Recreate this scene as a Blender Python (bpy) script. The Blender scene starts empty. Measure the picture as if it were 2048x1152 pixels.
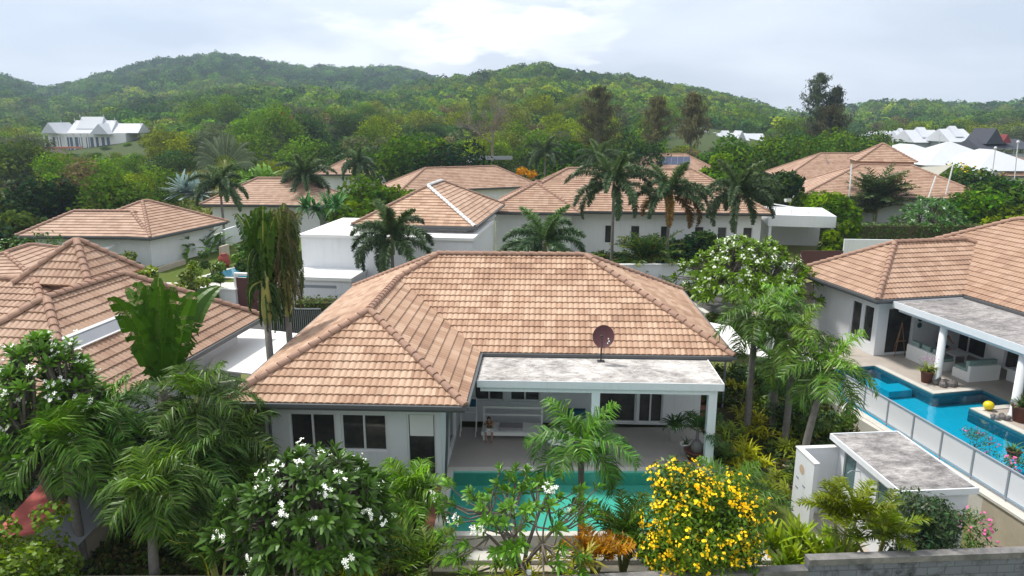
import bpy, math, random
import numpy as np
from mathutils import Vector, Matrix
random.seed(7); RNG = np.random.default_rng(7)
S = bpy.context.scene
R = math.radians

# ------------------------------------------------------------------ camera
F_PX, PITCH, CAM_H = 1436.0, R(13.4), 10.8
cam = bpy.data.cameras.new("camera"); cam_o = bpy.data.objects.new("camera", cam)
S.collection.objects.link(cam_o)
cam.sensor_width = 36; cam.lens = 36*F_PX/2048; cam.clip_start = .1; cam.clip_end = 6000
cam_o.location = (0, 0, CAM_H); cam_o.rotation_euler = (R(90)-PITCH, 0, 0)
S.camera = cam_o
S.view_settings.view_transform = 'Standard'; S.view_settings.look = 'None'
S.view_settings.exposure = 0.66; S.view_settings.gamma = 1
S.cycles.max_bounces = 6; S.cycles.transparent_max_bounces = 12
S.cycles.volume_bounces = 0
S.cycles.caustics_reflective = False; S.cycles.caustics_refractive = False

# ------------------------------------------------------------------ light: hazy tropical day, thin broken cloud
SUN_EL, SUN_AZ = R(60), R(-58)      # azimuth measured from +Y (away from camera), negative = left
sd = Vector((math.sin(SUN_AZ)*math.cos(SUN_EL), math.cos(SUN_AZ)*math.cos(SUN_EL), math.sin(SUN_EL)))
sun = bpy.data.lights.new("sun", 'SUN'); sun.energy = 3.0; sun.angle = R(7); sun.color = (1, .955, .88)
sun_o = bpy.data.objects.new("sun", sun); S.collection.objects.link(sun_o)
sun_o.rotation_euler = (-sd).to_track_quat('-Z', 'Y').to_euler()

W = bpy.data.worlds.new("World"); S.world = W; W.use_nodes = True
nt = W.node_tree; nt.nodes.clear()
def wn(t, **k):
    n = nt.nodes.new(t)
    for a, b in k.items(): setattr(n, a, b)
    return n
L = nt.links.new
wo = wn('ShaderNodeOutputWorld'); wb = wn('ShaderNodeBackground'); wb.inputs[1].default_value = .1
sky = wn('ShaderNodeTexSky', sky_type='NISHITA', sun_disc=False, sun_elevation=SUN_EL, sun_rotation=SUN_AZ, dust_density=2.0)
tc = wn('ShaderNodeTexCoord')
mp = wn('ShaderNodeMapping'); mp.inputs['Scale'].default_value = (1.5, 1.5, 7.0)
L(tc.outputs['Generated'], mp.inputs[0])
n1 = wn('ShaderNodeTexNoise'); n1.inputs['Scale'].default_value = 1.5; n1.inputs['Detail'].default_value = 7; n1.inputs['Distortion'].default_value = .35
L(mp.outputs[0], n1.inputs[0])
cr = wn('ShaderNodeValToRGB'); L(n1.outputs[0], cr.inputs[0])
e = cr.color_ramp.elements
e[0].position = .36; e[0].color = (5.2, 5.6, 6.15, 1); e[1].position = .64; e[1].color = (7.9, 8.15, 8.5, 1)
m_ = cr.color_ramp.elements.new(.5); m_.color = (6.3, 6.65, 7.1, 1)
# bright gap in the cloud deck, a lobe around one direction of the sky, broken up by noise
def lobe(d, sx, sz, inner, outer, scale=9, amt=.5):
    sub = wn('ShaderNodeVectorMath', operation='SUBTRACT'); sub.inputs[1].default_value = d
    L(tc.outputs['Generated'], sub.inputs[0])
    sc = wn('ShaderNodeVectorMath', operation='MULTIPLY'); sc.inputs[1].default_value = (1/sx, 1/sx, 1/sz); L(sub.outputs[0], sc.inputs[0])
    ln = wn('ShaderNodeVectorMath', operation='LENGTH'); L(sc.outputs[0], ln.inputs[0])
    m2 = wn('ShaderNodeMapping'); m2.inputs['Scale'].default_value = (1, 1, 3); L(tc.outputs['Generated'], m2.inputs[0])
    nz = wn('ShaderNodeTexNoise'); nz.inputs['Scale'].default_value = scale; nz.inputs['Detail'].default_value = 6; L(m2.outputs[0], nz.inputs[0])
    ad = wn('ShaderNodeMath', operation='MULTIPLY_ADD'); ad.inputs[1].default_value = amt*4; ad.inputs[2].default_value = -amt*2
    L(nz.outputs[0], ad.inputs[0])
    su = wn('ShaderNodeMath', operation='ADD'); L(ln.outputs['Value'], su.inputs[0]); L(ad.outputs[0], su.inputs[1])
    mr = wn('ShaderNodeMapRange'); mr.inputs[1].default_value = inner; mr.inputs[2].default_value = outer
    mr.inputs[3].default_value = 1; mr.inputs[4].default_value = 0; L(su.outputs[0], mr.inputs[0])
    return mr.outputs[0]
def dirpx(px, py):
    x, y = (px-1024)/F_PX, (576-py)/F_PX
    v = Vector((x, math.cos(PITCH)+y*math.sin(PITCH), -math.sin(PITCH)+y*math.cos(PITCH))); return v.normalized()
cur = cr.outputs[0]
for (px, py, sx, sz, i_, o_, col, sc_, am) in [(985, 66, .17, .034, .75, 1.1, (11, 11, 11, 1), 11, .75),
                                       (640, 105, .17, .03, .2, 1.4, (9.0, 9.15, 9.4, 1), 7, .8), (1350, 60, .2, .04, .2, 1.3, (7.6, 7.9, 8.4, 1), 8, .8), (300, 60, .2, .03, .2, 1.3, (4.9, 5.4, 6.2, 1), 6, .8),
                                       (1120, 38, .06, .018, .7, 1.0, (11, 11, 11, 1), 13, .6)]:
    f_ = lobe(dirpx(px, py), sx, sz, i_, o_, sc_, am)
    mx = wn('ShaderNodeMix', data_type='RGBA'); L(f_, mx.inputs[0]); L(cur, mx.inputs[6]); mx.inputs[7].default_value = col
    cur = mx.outputs[2]
fin = wn('ShaderNodeMix', data_type='RGBA'); fin.inputs[0].default_value = .06
L(cur, fin.inputs[6]); L(sky.outputs[0], fin.inputs[7]); L(fin.outputs[2], wb.inputs[0]); L(wb.outputs[0], wo.inputs[0])

# ------------------------------------------------------------------ pixel <-> place (2048 x 1152 photograph)
def P(px, py, z):
    x, y = (px-1024)/F_PX, (576-py)/F_PX
    d = Vector((x, math.cos(PITCH)+y*math.sin(PITCH), -math.sin(PITCH)+y*math.cos(PITCH)))
    t = (z-CAM_H)/d.z
    return Vector((d.x*t, d.y*t, z))
def PY(px, py, Y):
    x, y = (px-1024)/F_PX, (576-py)/F_PX
    d = Vector((x, math.cos(PITCH)+y*math.sin(PITCH), -math.sin(PITCH)+y*math.cos(PITCH)))
    t = Y/d.y
    return Vector((d.x*t, Y, CAM_H+d.z*t))

# ------------------------------------------------------------------ materials
MAT = {}
def mat(name, col, rough=.7, spec=.3, noise=None, bump=None, metal=0, translucent=0, coord='Object'):
    """noise=(scale, amount, other colour) ; bump=(scale, strength, distance)"""
    if name in MAT: return MAT[name]
    m = bpy.data.materials.new(name); m.use_nodes = True; t = m.node_tree; b = t.nodes['Principled BSDF']
    b.inputs['Base Color'].default_value = (*col, 1); b.inputs['Roughness'].default_value = rough
    b.inputs['Specular IOR Level'].default_value = spec; b.inputs['Metallic'].default_value = metal
    c = t.nodes.new('ShaderNodeTexCoord')
    if noise:
        n = t.nodes.new('ShaderNodeTexNoise'); n.inputs['Scale'].default_value = noise[0]; n.inputs['Detail'].default_value = 6; n.inputs['Roughness'].default_value = .65
        t.links.new(c.outputs[coord], n.inputs[0])
        r = t.nodes.new('ShaderNodeMapRange'); r.inputs[1].default_value = .5-.5*(1-noise[1])-.02; r.inputs[2].default_value = .5+.5*(1-noise[1])+.02
        t.links.new(n.outputs[0], r.inputs[0])
        x = t.nodes.new('ShaderNodeMix'); x.data_type = 'RGBA'; x.inputs[6].default_value = (*col, 1); x.inputs[7].default_value = (*noise[2], 1)
        t.links.new(r.outputs[0], x.inputs[0]); t.links.new(x.outputs[2], b.inputs['Base Color'])
    if bump:
        n = t.nodes.new('ShaderNodeTexNoise'); n.inputs['Scale'].default_value = bump[0]; n.inputs['Detail'].default_value = 5
        t.links.new(c.outputs[coord], n.inputs[0])
        bb = t.nodes.new('ShaderNodeBump'); bb.inputs['Strength'].default_value = bump[1]; bb.inputs['Distance'].default_value = bump[2]
        t.links.new(n.outputs[0], bb.inputs['Height']); t.links.new(bb.outputs[0], b.inputs['Normal'])
    MAT[name] = m; return m
def leafmat(name, rough=.42, trans=.22, spec=.32, sat=1.12):
    """colour comes from the leaf's own colour attribute"""
    m = bpy.data.materials.new(name); m.use_nodes = True; t = m.node_tree; b = t.nodes['Principled BSDF']
    a = t.nodes.new('ShaderNodeAttribute'); a.attribute_name = 'Col'
    g = t.nodes.new('ShaderNodeObjectInfo'); hs = t.nodes.new('ShaderNodeHueSaturation')
    mr = t.nodes.new('ShaderNodeMapRange'); mr.inputs[3].default_value = 1.15; mr.inputs[4].default_value = 1.6
    mh = t.nodes.new('ShaderNodeMapRange'); mh.inputs[3].default_value = .478; mh.inputs[4].default_value = .502
    t.links.new(g.outputs['Random'], mr.inputs[0]); t.links.new(g.outputs['Random'], mh.inputs[0])
    t.links.new(mr.outputs[0], hs.inputs['Value']); t.links.new(mh.outputs[0], hs.inputs['Hue']); t.links.new(a.outputs['Color'], hs.inputs['Color'])
    hs.inputs['Saturation'].default_value = sat; t.links.new(hs.outputs[0], b.inputs['Base Color']); b.inputs['Roughness'].default_value = rough; b.inputs['Specular IOR Level'].default_value = spec
    tr = t.nodes.new('ShaderNodeBsdfTranslucent'); t.links.new(hs.outputs[0], tr.inputs[0])
    mx = t.nodes.new('ShaderNodeMixShader'); mx.inputs[0].default_value = trans
    t.links.new(b.outputs[0], mx.inputs[1]); t.links.new(tr.outputs[0], mx.inputs[2])
    t.links.new(mx.outputs[0], t.nodes['Material Output'].inputs[0]); MAT[name] = m; return m
LEAF = leafmat('leaf'); FOREST = leafmat('forest_leaf', .8, .3, .05, 1.15); PETAL = leafmat('petal', .6, .15, .2, 1.0)

def tilemat(name, c1, c2, c3, dirt):
    m = bpy.data.materials.new(name); m.use_nodes = True; t = m.node_tree; b = t.nodes['Principled BSDF']; N = t.nodes.new; K = t.links.new
    uv = N('ShaderNodeUVMap'); sep = N('ShaderNodeSeparateXYZ'); K(uv.outputs[0], sep.inputs[0])
    def m1(op, a, v=None):
        q = N('ShaderNodeMath'); q.operation = op; K(a, q.inputs[0])
        if v is not None: q.inputs[1].default_value = v
        return q.outputs[0]
    fu = m1('FLOOR', m1('MULTIPLY', sep.outputs[0], 1/.4)); fv = m1('FLOOR', m1('MULTIPLY', sep.outputs[1], 1/.325))
    cb = N('ShaderNodeCombineXYZ'); K(fu, cb.inputs[0]); K(fv, cb.inputs[1])
    wnz = N('ShaderNodeTexWhiteNoise'); wnz.noise_dimensions = '3D'; K(cb.outputs[0], wnz.inputs[0])
    n = N('ShaderNodeTexNoise'); n.inputs['Scale'].default_value = .55; n.inputs['Detail'].default_value = 5; K(uv.outputs[0], n.inputs[0])
    mp = N('ShaderNodeMapping'); mp.inputs['Scale'].default_value = (4.5, .8, 1); K(uv.outputs[0], mp.inputs[0])
    n2 = N('ShaderNodeTexNoise'); n2.inputs['Scale'].default_value = 1.0; n2.inputs['Detail'].default_value = 6; n2.inputs['Roughness'].default_value = .7; K(mp.outputs[0], n2.inputs[0])
    add = m1('MULTIPLY_ADD', wnz.outputs['Value'], .45); t.nodes[-1].inputs[2].default_value = 0
    s_ = N('ShaderNodeMath'); s_.operation = 'ADD'; K(add, s_.inputs[0]); K(m1('MULTIPLY', n.outputs[0], .75), s_.inputs[1])
    r = N('ShaderNodeValToRGB'); K(s_.outputs[0], r.inputs[0]); e = r.color_ramp.elements
    e[0].position = .32; e[0].color = (*c1, 1); e[1].position = .82; e[1].color = (*c3, 1)
    q = e.new(.56); q.color = (*c2, 1)
    mr = N('ShaderNodeMapRange'); mr.inputs[1].default_value = .5; mr.inputs[2].default_value = .72; mr.inputs[4].default_value = .5; K(n2.outputs[0], mr.inputs[0])
    x = N('ShaderNodeMix'); x.data_type = 'RGBA'; K(mr.outputs[0], x.inputs[0]); K(r.outputs[0], x.inputs[6]); x.inputs[7].default_value = (*dirt, 1)
    K(x.outputs[2], b.inputs['Base Color']); b.inputs['Roughness'].default_value = .62; b.inputs['Specular IOR Level'].default_value = .3
    MAT[name] = m; return m
TILE = tilemat('terracotta_tile', (.34, .20, .13), (.45, .285, .19), (.54, .37, .26), (.235, .15, .105))
TILE2 = tilemat('pink_terracotta_tile', (.33, .20, .138), (.40, .255, .175), (.455, .305, .22), (.235, .155, .115))
CAP = mat('ridge_cap', (.41, .25, .18), .7, .2, (3, .55, (.29, .185, .14)))

WHITE = mat('white_paint', (.77, .79, .82), .6, .25, (.5, .45, (.70, .72, .745)))
def streaks(m):      # faint rain streaks down the paint
    t = m.node_tree; b = t.nodes['Principled BSDF']; N = t.nodes.new; K = t.links.new; src = b.inputs['Base Color'].links[0].from_socket
    c = N('ShaderNodeTexCoord'); mp_ = N('ShaderNodeMapping'); mp_.inputs['Scale'].default_value = (3.2, 3.2, .22); K(c.outputs['Object'], mp_.inputs[0]); n = N('ShaderNodeTexNoise'); n.inputs['Scale'].default_value = 1.6; n.inputs['Detail'].default_value = 6; n.inputs['Roughness'].default_value = .7; K(mp_.outputs[0], n.inputs[0])
    r = N('ShaderNodeMapRange'); r.inputs[1].default_value = .52; r.inputs[2].default_value = .75; r.inputs[4].default_value = .26; K(n.outputs[0], r.inputs[0]); x = N('ShaderNodeMix'); x.data_type = 'RGBA'; K(r.outputs[0], x.inputs[0]); K(src, x.inputs[6]); x.inputs[7].default_value = (.47, .46, .43, 1); K(x.outputs[2], b.inputs['Base Color'])
streaks(WHITE)
WHITE2 = mat('clean_white', (.80, .80, .79), .5, .3)
CREAM = mat('cream_render', (.50, .44, .35), .8, .15, (1.2, .55, (.36, .31, .24)))
GUTTER = mat('grey_gutter', (.10, .105, .11), .5, .4)
FASCIA = mat('brown_fascia', (.20, .13, .11), .6, .3)
FRAME = mat('white_frame', (.72, .73, .74), .4, .4)
GLASS = mat('dark_glass', (.012, .015, .018), .05, .7, (1.3, .6, (.075, .072, .065)))
GGLASS = mat('green_glass', (.10, .17, .17), .15, .6)
def slabmat(name, a, b, c, lo, hi):
    m = bpy.data.materials.new(name); m.use_nodes = True; t = m.node_tree; p = t.nodes['Principled BSDF']; N = t.nodes.new; K = t.links.new; tcx = N('ShaderNodeTexCoord'); out = []
    for sc, st in ((.9, (1, 1.3, 1)), (4.5, (.8, 1.5, 1)), (20, (.9, 1.3, 1))):
        mpp = N('ShaderNodeMapping'); mpp.inputs['Scale'].default_value = st; K(tcx.outputs['Object'], mpp.inputs[0]); n = N('ShaderNodeTexNoise'); n.inputs['Scale'].default_value = sc; n.inputs['Detail'].default_value = 6; n.inputs['Roughness'].default_value = .68; n.inputs['Distortion'].default_value = .6; K(mpp.outputs[0], n.inputs[0]); out.append(n.outputs[0])
    s1 = N('ShaderNodeMath'); s1.operation = 'ADD'; K(out[0], s1.inputs[0]); K(out[1], s1.inputs[1]); s2 = N('ShaderNodeMath'); s2.operation = 'MULTIPLY_ADD'; s2.inputs[1].default_value = .55; K(out[2], s2.inputs[0]); K(s1.outputs[0], s2.inputs[2])
    r = N('ShaderNodeValToRGB'); mm = N('ShaderNodeMapRange'); mm.inputs[1].default_value = lo; mm.inputs[2].default_value = hi; K(s2.outputs[0], mm.inputs[0]); K(mm.outputs[0], r.inputs[0]); e = r.color_ramp.elements
    e[0].color = (*a, 1); e[1].color = (*c, 1); q = e.new(.45); q.color = (*b, 1); K(r.outputs[0], p.inputs['Base Color']); p.inputs['Roughness'].default_value = .9; return m
SLAB = slabmat('weathered_slab', (.15, .14, .135), (.40, .375, .355), (.72, .70, .67), 1.0, 1.6)
SLAB2 = slabmat('stained_slab', (.09, .085, .085), (.24, .225, .22), (.50, .47, .45), 1.0, 1.62)
DECK = mat('stone_deck', (.44, .40, .375), .5, .3, (.8, .5, (.36, .33, .32)))
DECK2 = mat('pale_deck', (.47, .42, .37), .6, .3, (1.3, .5, (.36, .32, .28)))
COPING = mat('pale_coping', (.62, .60, .55), .7, .2, (2, .5, (.50, .48, .43)))
BRICK = mat('brick_path', (.33, .13, .09), .8, .1, (5, .5, (.22, .10, .08)))
GATE = mat('brown_gate', (.105, .045, .042), .5, .3)
BLACK = mat('black_metal', (.03, .03, .033), .5, .4)
GREY = mat('grey_metal', (.28, .31, .35), .4, .5)
GRASS = mat('lawn', (.075, .12, .022), .95, .05, (1.5, .5, (.11, .13, .035)), (40, .6, .03))
SOIL = mat('planted_soil', (.045, .05, .022), .95, .05, (.5, .6, (.075, .065, .03)), (6, .5, .1))
WILD = mat('wild_ground', (.10, .125, .035), .95, .05, (.06, .5, (.24, .24, .10)), (3, .5, .2))
HILLM = mat('hill_soil', (.05, .075, .028), .95, .05, (.02, .5, (.08, .10, .04)))
ROAD = mat('lane_asphalt', (.09, .088, .085), .9, .1, (1, .5, (.12, .115, .11)))
TRUNK = mat('grey_bark', (.19, .165, .145), .9, .1, (6, .5, (.11, .095, .08)), (14, .6, .02))
RTRUNK = mat('ringed_palm_trunk', (.25, .235, .22), .9, .1, (7, .5, (.14, .13, .12)), (10, .5, .02))
SHAFT = mat('green_crownshaft', (.13, .17, .05), .5, .3, (2, .5, (.20, .20, .08)))
YSHAFT = mat('yellow_sheath', (.36, .33, .08), .5, .3, (2.5, .5, (.20, .26, .09)))
DRYM = mat('dry_leaf', (.22, .13, .07), .9, .1, (5, .5, (.30, .20, .12)))
TERRA = mat('terracotta_pot', (.17, .065, .045), .8, .2, (6, .5, (.11, .05, .04)))
ROCK = mat('grey_rock', (.26, .24, .23), .9, .1, (5, .5, (.13, .12, .12)))
SOLAR = mat('solar_cell', (.035, .05, .10), .2, .5)
SAIL = mat('white_sailcloth', (.86, .86, .84), .6, .2, (.9, .5, (.82, .81, .78)))
SHEET = mat('white_metal_roof', (.56, .58, .615), .6, .2, (.3, .5, (.50, .52, .56)))
CUSH = mat('teal_pattern_cushion', (.10, .22, .20), .9, .1, (14, .35, (.42, .50, .46)))
CUSHB = mat('blue_cushion', (.02, .085, .15), .8, .1)
SKIN = mat('skin', (.42, .24, .17), .55, .3)
HAIRM = mat('fair_hair', (.38, .22, .10), .6, .3); HAIRD = mat('dark_hair', (.03, .022, .02), .6, .3)
DISHM = mat('maroon_dish', (.075, .022, .026), .45, .4)
WOOD = mat('wood', (.27, .15, .08), .6, .3, (4, .5, (.18, .10, .06)))
PTILE = mat('pool_tile', (.04, .20, .24), .25, .5, (9, .5, (.02, .11, .15)))
YEL = mat('yellow_ball', (.75, .58, .01), .35, .5)
ORANGE = mat('orange_cloth', (.75, .16, .04), .7, .2)
REDROOF = mat('faded_red_roof', (.50, .13, .11), .7, .2, (1.5, .5, (.42, .10, .09)))
GREYROOF = mat('grey_fibre_roof', (.32, .33, .36), .8, .1, (.8, .5, (.26, .27, .30)))
DARKROOF = mat('dark_thai_roof', (.055, .06, .075), .6, .2)

def blockmat():
    m = bpy.data.materials.new('concrete_blocks'); m.use_nodes = True; t = m.node_tree; b = t.nodes['Principled BSDF']; N = t.nodes.new; K = t.links.new
    uv = N('ShaderNodeUVMap'); br = N('ShaderNodeTexBrick'); K(uv.outputs[0], br.inputs[0])
    br.inputs['Scale'].default_value = 1; br.inputs['Mortar Size'].default_value = .012; br.inputs['Brick Width'].default_value = .40; br.inputs['Row Height'].default_value = .20
    br.inputs['Color1'].default_value = (.185, .20, .235, 1); br.inputs['Color2'].default_value = (.155, .168, .20, 1); br.inputs['Mortar'].default_value = (.115, .122, .14, 1)
    n = N('ShaderNodeTexNoise'); n.inputs['Scale'].default_value = 2.2; n.inputs['Detail'].default_value = 7; n.inputs['Roughness'].default_value = .7; K(uv.outputs[0], n.inputs[0])
    r = N('ShaderNodeMapRange'); r.inputs[1].default_value = .48; r.inputs[2].default_value = .66; K(n.outputs[0], r.inputs[0])
    x = N('ShaderNodeMix'); x.data_type = 'RGBA'; K(r.outputs[0], x.inputs[0]); K(br.outputs[0], x.inputs[6]); x.inputs[7].default_value = (.035, .035, .04, 1)
    K(x.outputs[2], b.inputs['Base Color']); b.inputs['Roughness'].default_value = .9
    bp = N('ShaderNodeBump'); bp.inputs['Strength'].default_value = .6; bp.inputs['Distance'].default_value = .02; K(br.outputs['Fac'], bp.inputs['Height']); bp.invert = True
    K(bp.outputs[0], b.inputs['Normal']); return m
BLOCKS = blockmat()

def watermat(name, tint, rough=.04):
    m = bpy.data.materials.new(name); m.use_nodes = True; t = m.node_tree; t.nodes.clear(); N = t.nodes.new; K = t.links.new
    o = N('ShaderNodeOutputMaterial'); tr = N('ShaderNodeBsdfTransparent'); tr.inputs[0].default_value = (*tint, 1)
    g = N('ShaderNodeBsdfGlossy'); g.inputs['Roughness'].default_value = rough; g.inputs[0].default_value = (.9, .95, 1, 1)
    fr = N('ShaderNodeFresnel'); fr.inputs[0].default_value = 1.33
    n = N('ShaderNodeTexNoise'); n.inputs['Scale'].default_value = 3.5; n.inputs['Detail'].default_value = 3; c = N('ShaderNodeTexCoord'); K(c.outputs['Object'], n.inputs[0])
    b = N('ShaderNodeBump'); b.inputs['Strength'].default_value = .25; b.inputs['Distance'].default_value = .05; K(n.outputs[0], b.inputs['Height'])
    K(b.outputs[0], fr.inputs['Normal']); K(b.outputs[0], g.inputs['Normal'])
    x = N('ShaderNodeMixShader'); K(fr.outputs[0], x.inputs[0]); K(tr.outputs[0], x.inputs[1]); K(g.outputs[0], x.inputs[2]); K(x.outputs[0], o.inputs[0])
    MAT[name] = m; return m
WATER_G = watermat('pool_water_green', (.54, .91, .85)); WATER_B = watermat('pool_water_blue', (.20, .76, .89))
FLOOR_G = mat('pool_floor_green', (.27, .58, .50), .5, .2, (.7, .5, (.21, .51, .46)))
FLOOR_B = mat('pool_floor_blue', (.10, .60, .68), .5, .2, (2.5, .5, (.07, .52, .62)))

# ------------------------------------------------------------------ mesh building
class MB:
    def __init__(s): s.v = []; s.f = []; s.uv = []
    def add(s, vs, fs, uvs=None):
        b = len(s.v); s.v += [tuple(p) for p in vs]; s.f += [tuple(b+i for i in q) for q in fs]
        s.uv += list(uvs) if uvs is not None else [(p[0], p[2]) for p in vs]
        return s
    def box(s, x0, x1, y0, y1, z0, z1, M=None):
        vs = [Vector(p) for p in ((x0,y0,z0),(x1,y0,z0),(x1,y1,z0),(x0,y1,z0),(x0,y0,z1),(x1,y0,z1),(x1,y1,z1),(x0,y1,z1))]
        if M: vs = [M @ p for p in vs]
        return s.add(vs, [(3,2,1,0),(4,5,6,7),(0,1,5,4),(1,2,6,5),(2,3,7,6),(3,0,4,7)])
    def prism(s, pts, z0, z1):
        n = len(pts); vs = [(p[0],p[1],z0) for p in pts]+[(p[0],p[1],z1) for p in pts]
        return s.add(vs, [tuple(range(n))[::-1], tuple(range(n,2*n))]+[(i,(i+1)%n,n+(i+1)%n,n+i) for i in range(n)])
    def sheet(s, pts, t):            # polygon in space with thickness t
        n = len(pts); P_ = [Vector(p) for p in pts]; nn = (P_[1]-P_[0]).cross(P_[2]-P_[0]).normalized()*t
        return s.add([p-nn for p in P_]+P_, [tuple(range(n))[::-1], tuple(range(n,2*n))]+[(i,(i+1)%n,n+(i+1)%n,n+i) for i in range(n)])
    def tube(s, pts, rad, n=8, cap=True):
        pts = [Vector(p) for p in pts]; rad = rad if hasattr(rad, '__len__') else [rad]*len(pts)
        vs = []; fs = []; up = Vector((0,0,1)); prev = None
        for i, p in enumerate(pts):
            d = (pts[min(i+1,len(pts)-1)]-pts[max(i-1,0)]).normalized()
            a = d.orthogonal().normalized() if prev is None else (prev-d*prev.dot(d)).normalized()
            prev = a; b = d.cross(a)
            for k in range(n):
                t = 2*math.pi*k/n; vs.append(p+(a*math.cos(t)+b*math.sin(t))*rad[i])
        for i in range(len(pts)-1):
            for k in range(n): fs.append((i*n+k, i*n+(k+1)%n, (i+1)*n+(k+1)%n, (i+1)*n+k))
        if cap: fs.append(tuple(range(n))[::-1]); fs.append(tuple(range((len(pts)-1)*n, len(pts)*n)))
        return s.add(vs, fs)
    def lathe(s, prof, c=(0,0,0), n=16):
        vs = []; fs = []
        for r_, z in prof:
            for k in range(n): t = 2*math.pi*k/n; vs.append((c[0]+r_*math.cos(t), c[1]+r_*math.sin(t), c[2]+z))
        for i in range(len(prof)-1):
            for k in range(n): fs.append((i*n+k, i*n+(k+1)%n, (i+1)*n+(k+1)%n, (i+1)*n+k))
        return s.add(vs, fs)
    def ball(s, c, r, n=12, m=8, jitter=0):
        rx, ry, rz = r if hasattr(r, '__len__') else (r, r, r)
        vs = []; fs = []
        for j in range(m+1):
            ph = math.pi*j/m
            for k in range(n):
                t = 2*math.pi*k/n; q = 1+random.uniform(-jitter, jitter)
                vs.append((c[0]+rx*q*math.sin(ph)*math.cos(t), c[1]+ry*q*math.sin(ph)*math.sin(t), c[2]-rz*q*math.cos(ph)))
        for j in range(m):
            for k in range(n): fs.append((j*n+k, j*n+(k+1)%n, (j+1)*n+(k+1)%n, (j+1)*n+k))
        return s.add(vs, fs)
    def build(s, name, m, parent=None, smooth=False):
        me = bpy.data.meshes.new(name); me.from_pydata(s.v, [], s.f)
        u = me.uv_layers.new(name='UVMap'); li = np.empty(len(me.loops), dtype=np.int32); me.loops.foreach_get('vertex_index', li)
        u.data.foreach_set('uv', np.array(s.uv, dtype=np.float32)[li].ravel())
        if smooth: me.polygons.foreach_set('use_smooth', [True]*len(me.polygons))
        me.materials.append(m); me.update()
        o = bpy.data.objects.new(name, me); S.collection.objects.link(o)
        if parent: o.parent = parent
        return o
def quads(name, Q, C, m, parent=None):
    """Q (N,4,3) leaf quads, C (N,3) colours -> one mesh"""
    Q = np.asarray(Q, dtype=np.float32); N = len(Q)
    me = bpy.data.meshes.new(name); me.vertices.add(4*N); me.vertices.foreach_set('co', Q.reshape(-1))
    me.loops.add(4*N); me.loops.foreach_set('vertex_index', np.arange(4*N, dtype=np.int32))
    me.polygons.add(N); me.polygons.foreach_set('loop_start', np.arange(0, 4*N, 4, dtype=np.int32))
    a = me.color_attributes.new('Col', 'FLOAT_COLOR', 'POINT')
    c4 = np.ones((4*N, 4), dtype=np.float32); c4[:, :3] = np.repeat(np.asarray(C, dtype=np.float32), 4, axis=0)
    a.data.foreach_set('color', c4.ravel())
    me.materials.append(m); me.update(calc_edges=True); me.validate()
    o = bpy.data.objects.new(name, me); S.collection.objects.link(o)
    if parent: o.parent = parent
    return o
def tag(o, label=None, cat=None, group=None, kind=None):
    for k, v in (('label', label), ('category', cat), ('group', group), ('kind', kind)):
        if v: o[k] = v
    return o
def thing(name, label, cat, loc=(0,0,0), rz=0, group=None):
    o = bpy.data.objects.new(name, None); S.collection.objects.link(o)
    o.empty_display_size = .3; o.location = loc; o.rotation_euler = (0, 0, rz); return tag(o, label, cat, group)
def struct(name, mb, m): return tag(mb.build(name, m), kind='structure')
def dup(root, loc=None, rz=None, label=None, scale=None, group=None):
    r_ = root.copy(); S.collection.objects.link(r_)
    if loc is not None: r_.location = loc
    if rz is not None: r_.rotation_euler = (0, 0, rz)
    if scale is not None: r_.scale = scale if hasattr(scale, '__len__') else (scale,)*3
    if label: r_['label'] = label
    if group: r_['group'] = group
    for ch in list(root.children):
        c = ch.copy(); S.collection.objects.link(c); c.parent = r_
        for g in list(ch.children):
            d = g.copy(); S.collection.objects.link(d); d.parent = c
    return r_

# ------------------------------------------------------------------ terrain
def interp(tab, x): return float(np.interp(x, [t[0] for t in tab], [t[1] for t in tab]))
LAYERS = [  # distance, start, tree allowance, silhouette (px, py)
 (980, 330, 6, [(-300,100),(0,146),(90,176),(150,162),(250,136),(330,118),(430,105),(480,108),(540,122),(600,134),(700,133),(790,133),(840,144),(880,156),(960,190),(1100,230),(1500,260),(2300,260)]),
 (560, 120, 5, [(-300,300),(600,260),(700,200),(800,170),(880,160),(960,147),(1030,130),(1085,122),(1120,128),(1180,142),(1240,145),(1280,155),(1400,178),(1500,200),(1600,232),(1700,262),(1900,280),(2300,290)]),
 (420, 110, 5, [(-300,262),(0,256),(100,244),(200,222),(300,198),(420,178),(520,170),(620,174),(700,184),(800,200),(1000,230),(1400,265),(2300,290)]),
 (720, 240, 5, [(-300,300),(1400,290),(1500,262),(1600,240),(1690,219),(1760,209),(1850,203),(1900,208),(1960,214),(2048,208),(2300,180)]),
]
LT = []
for D, d0, tr, tab in LAYERS:
    az = []; hh = []
    for px, py in tab:
        d = dirpx(px, py); az.append(math.atan2(d.x, d.y)); hh.append(max(CAM_H+D*d.z/math.hypot(d.x, d.y)-tr, -.6))
    LT.append((D, d0, np.array(az), np.array(hh)))
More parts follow.
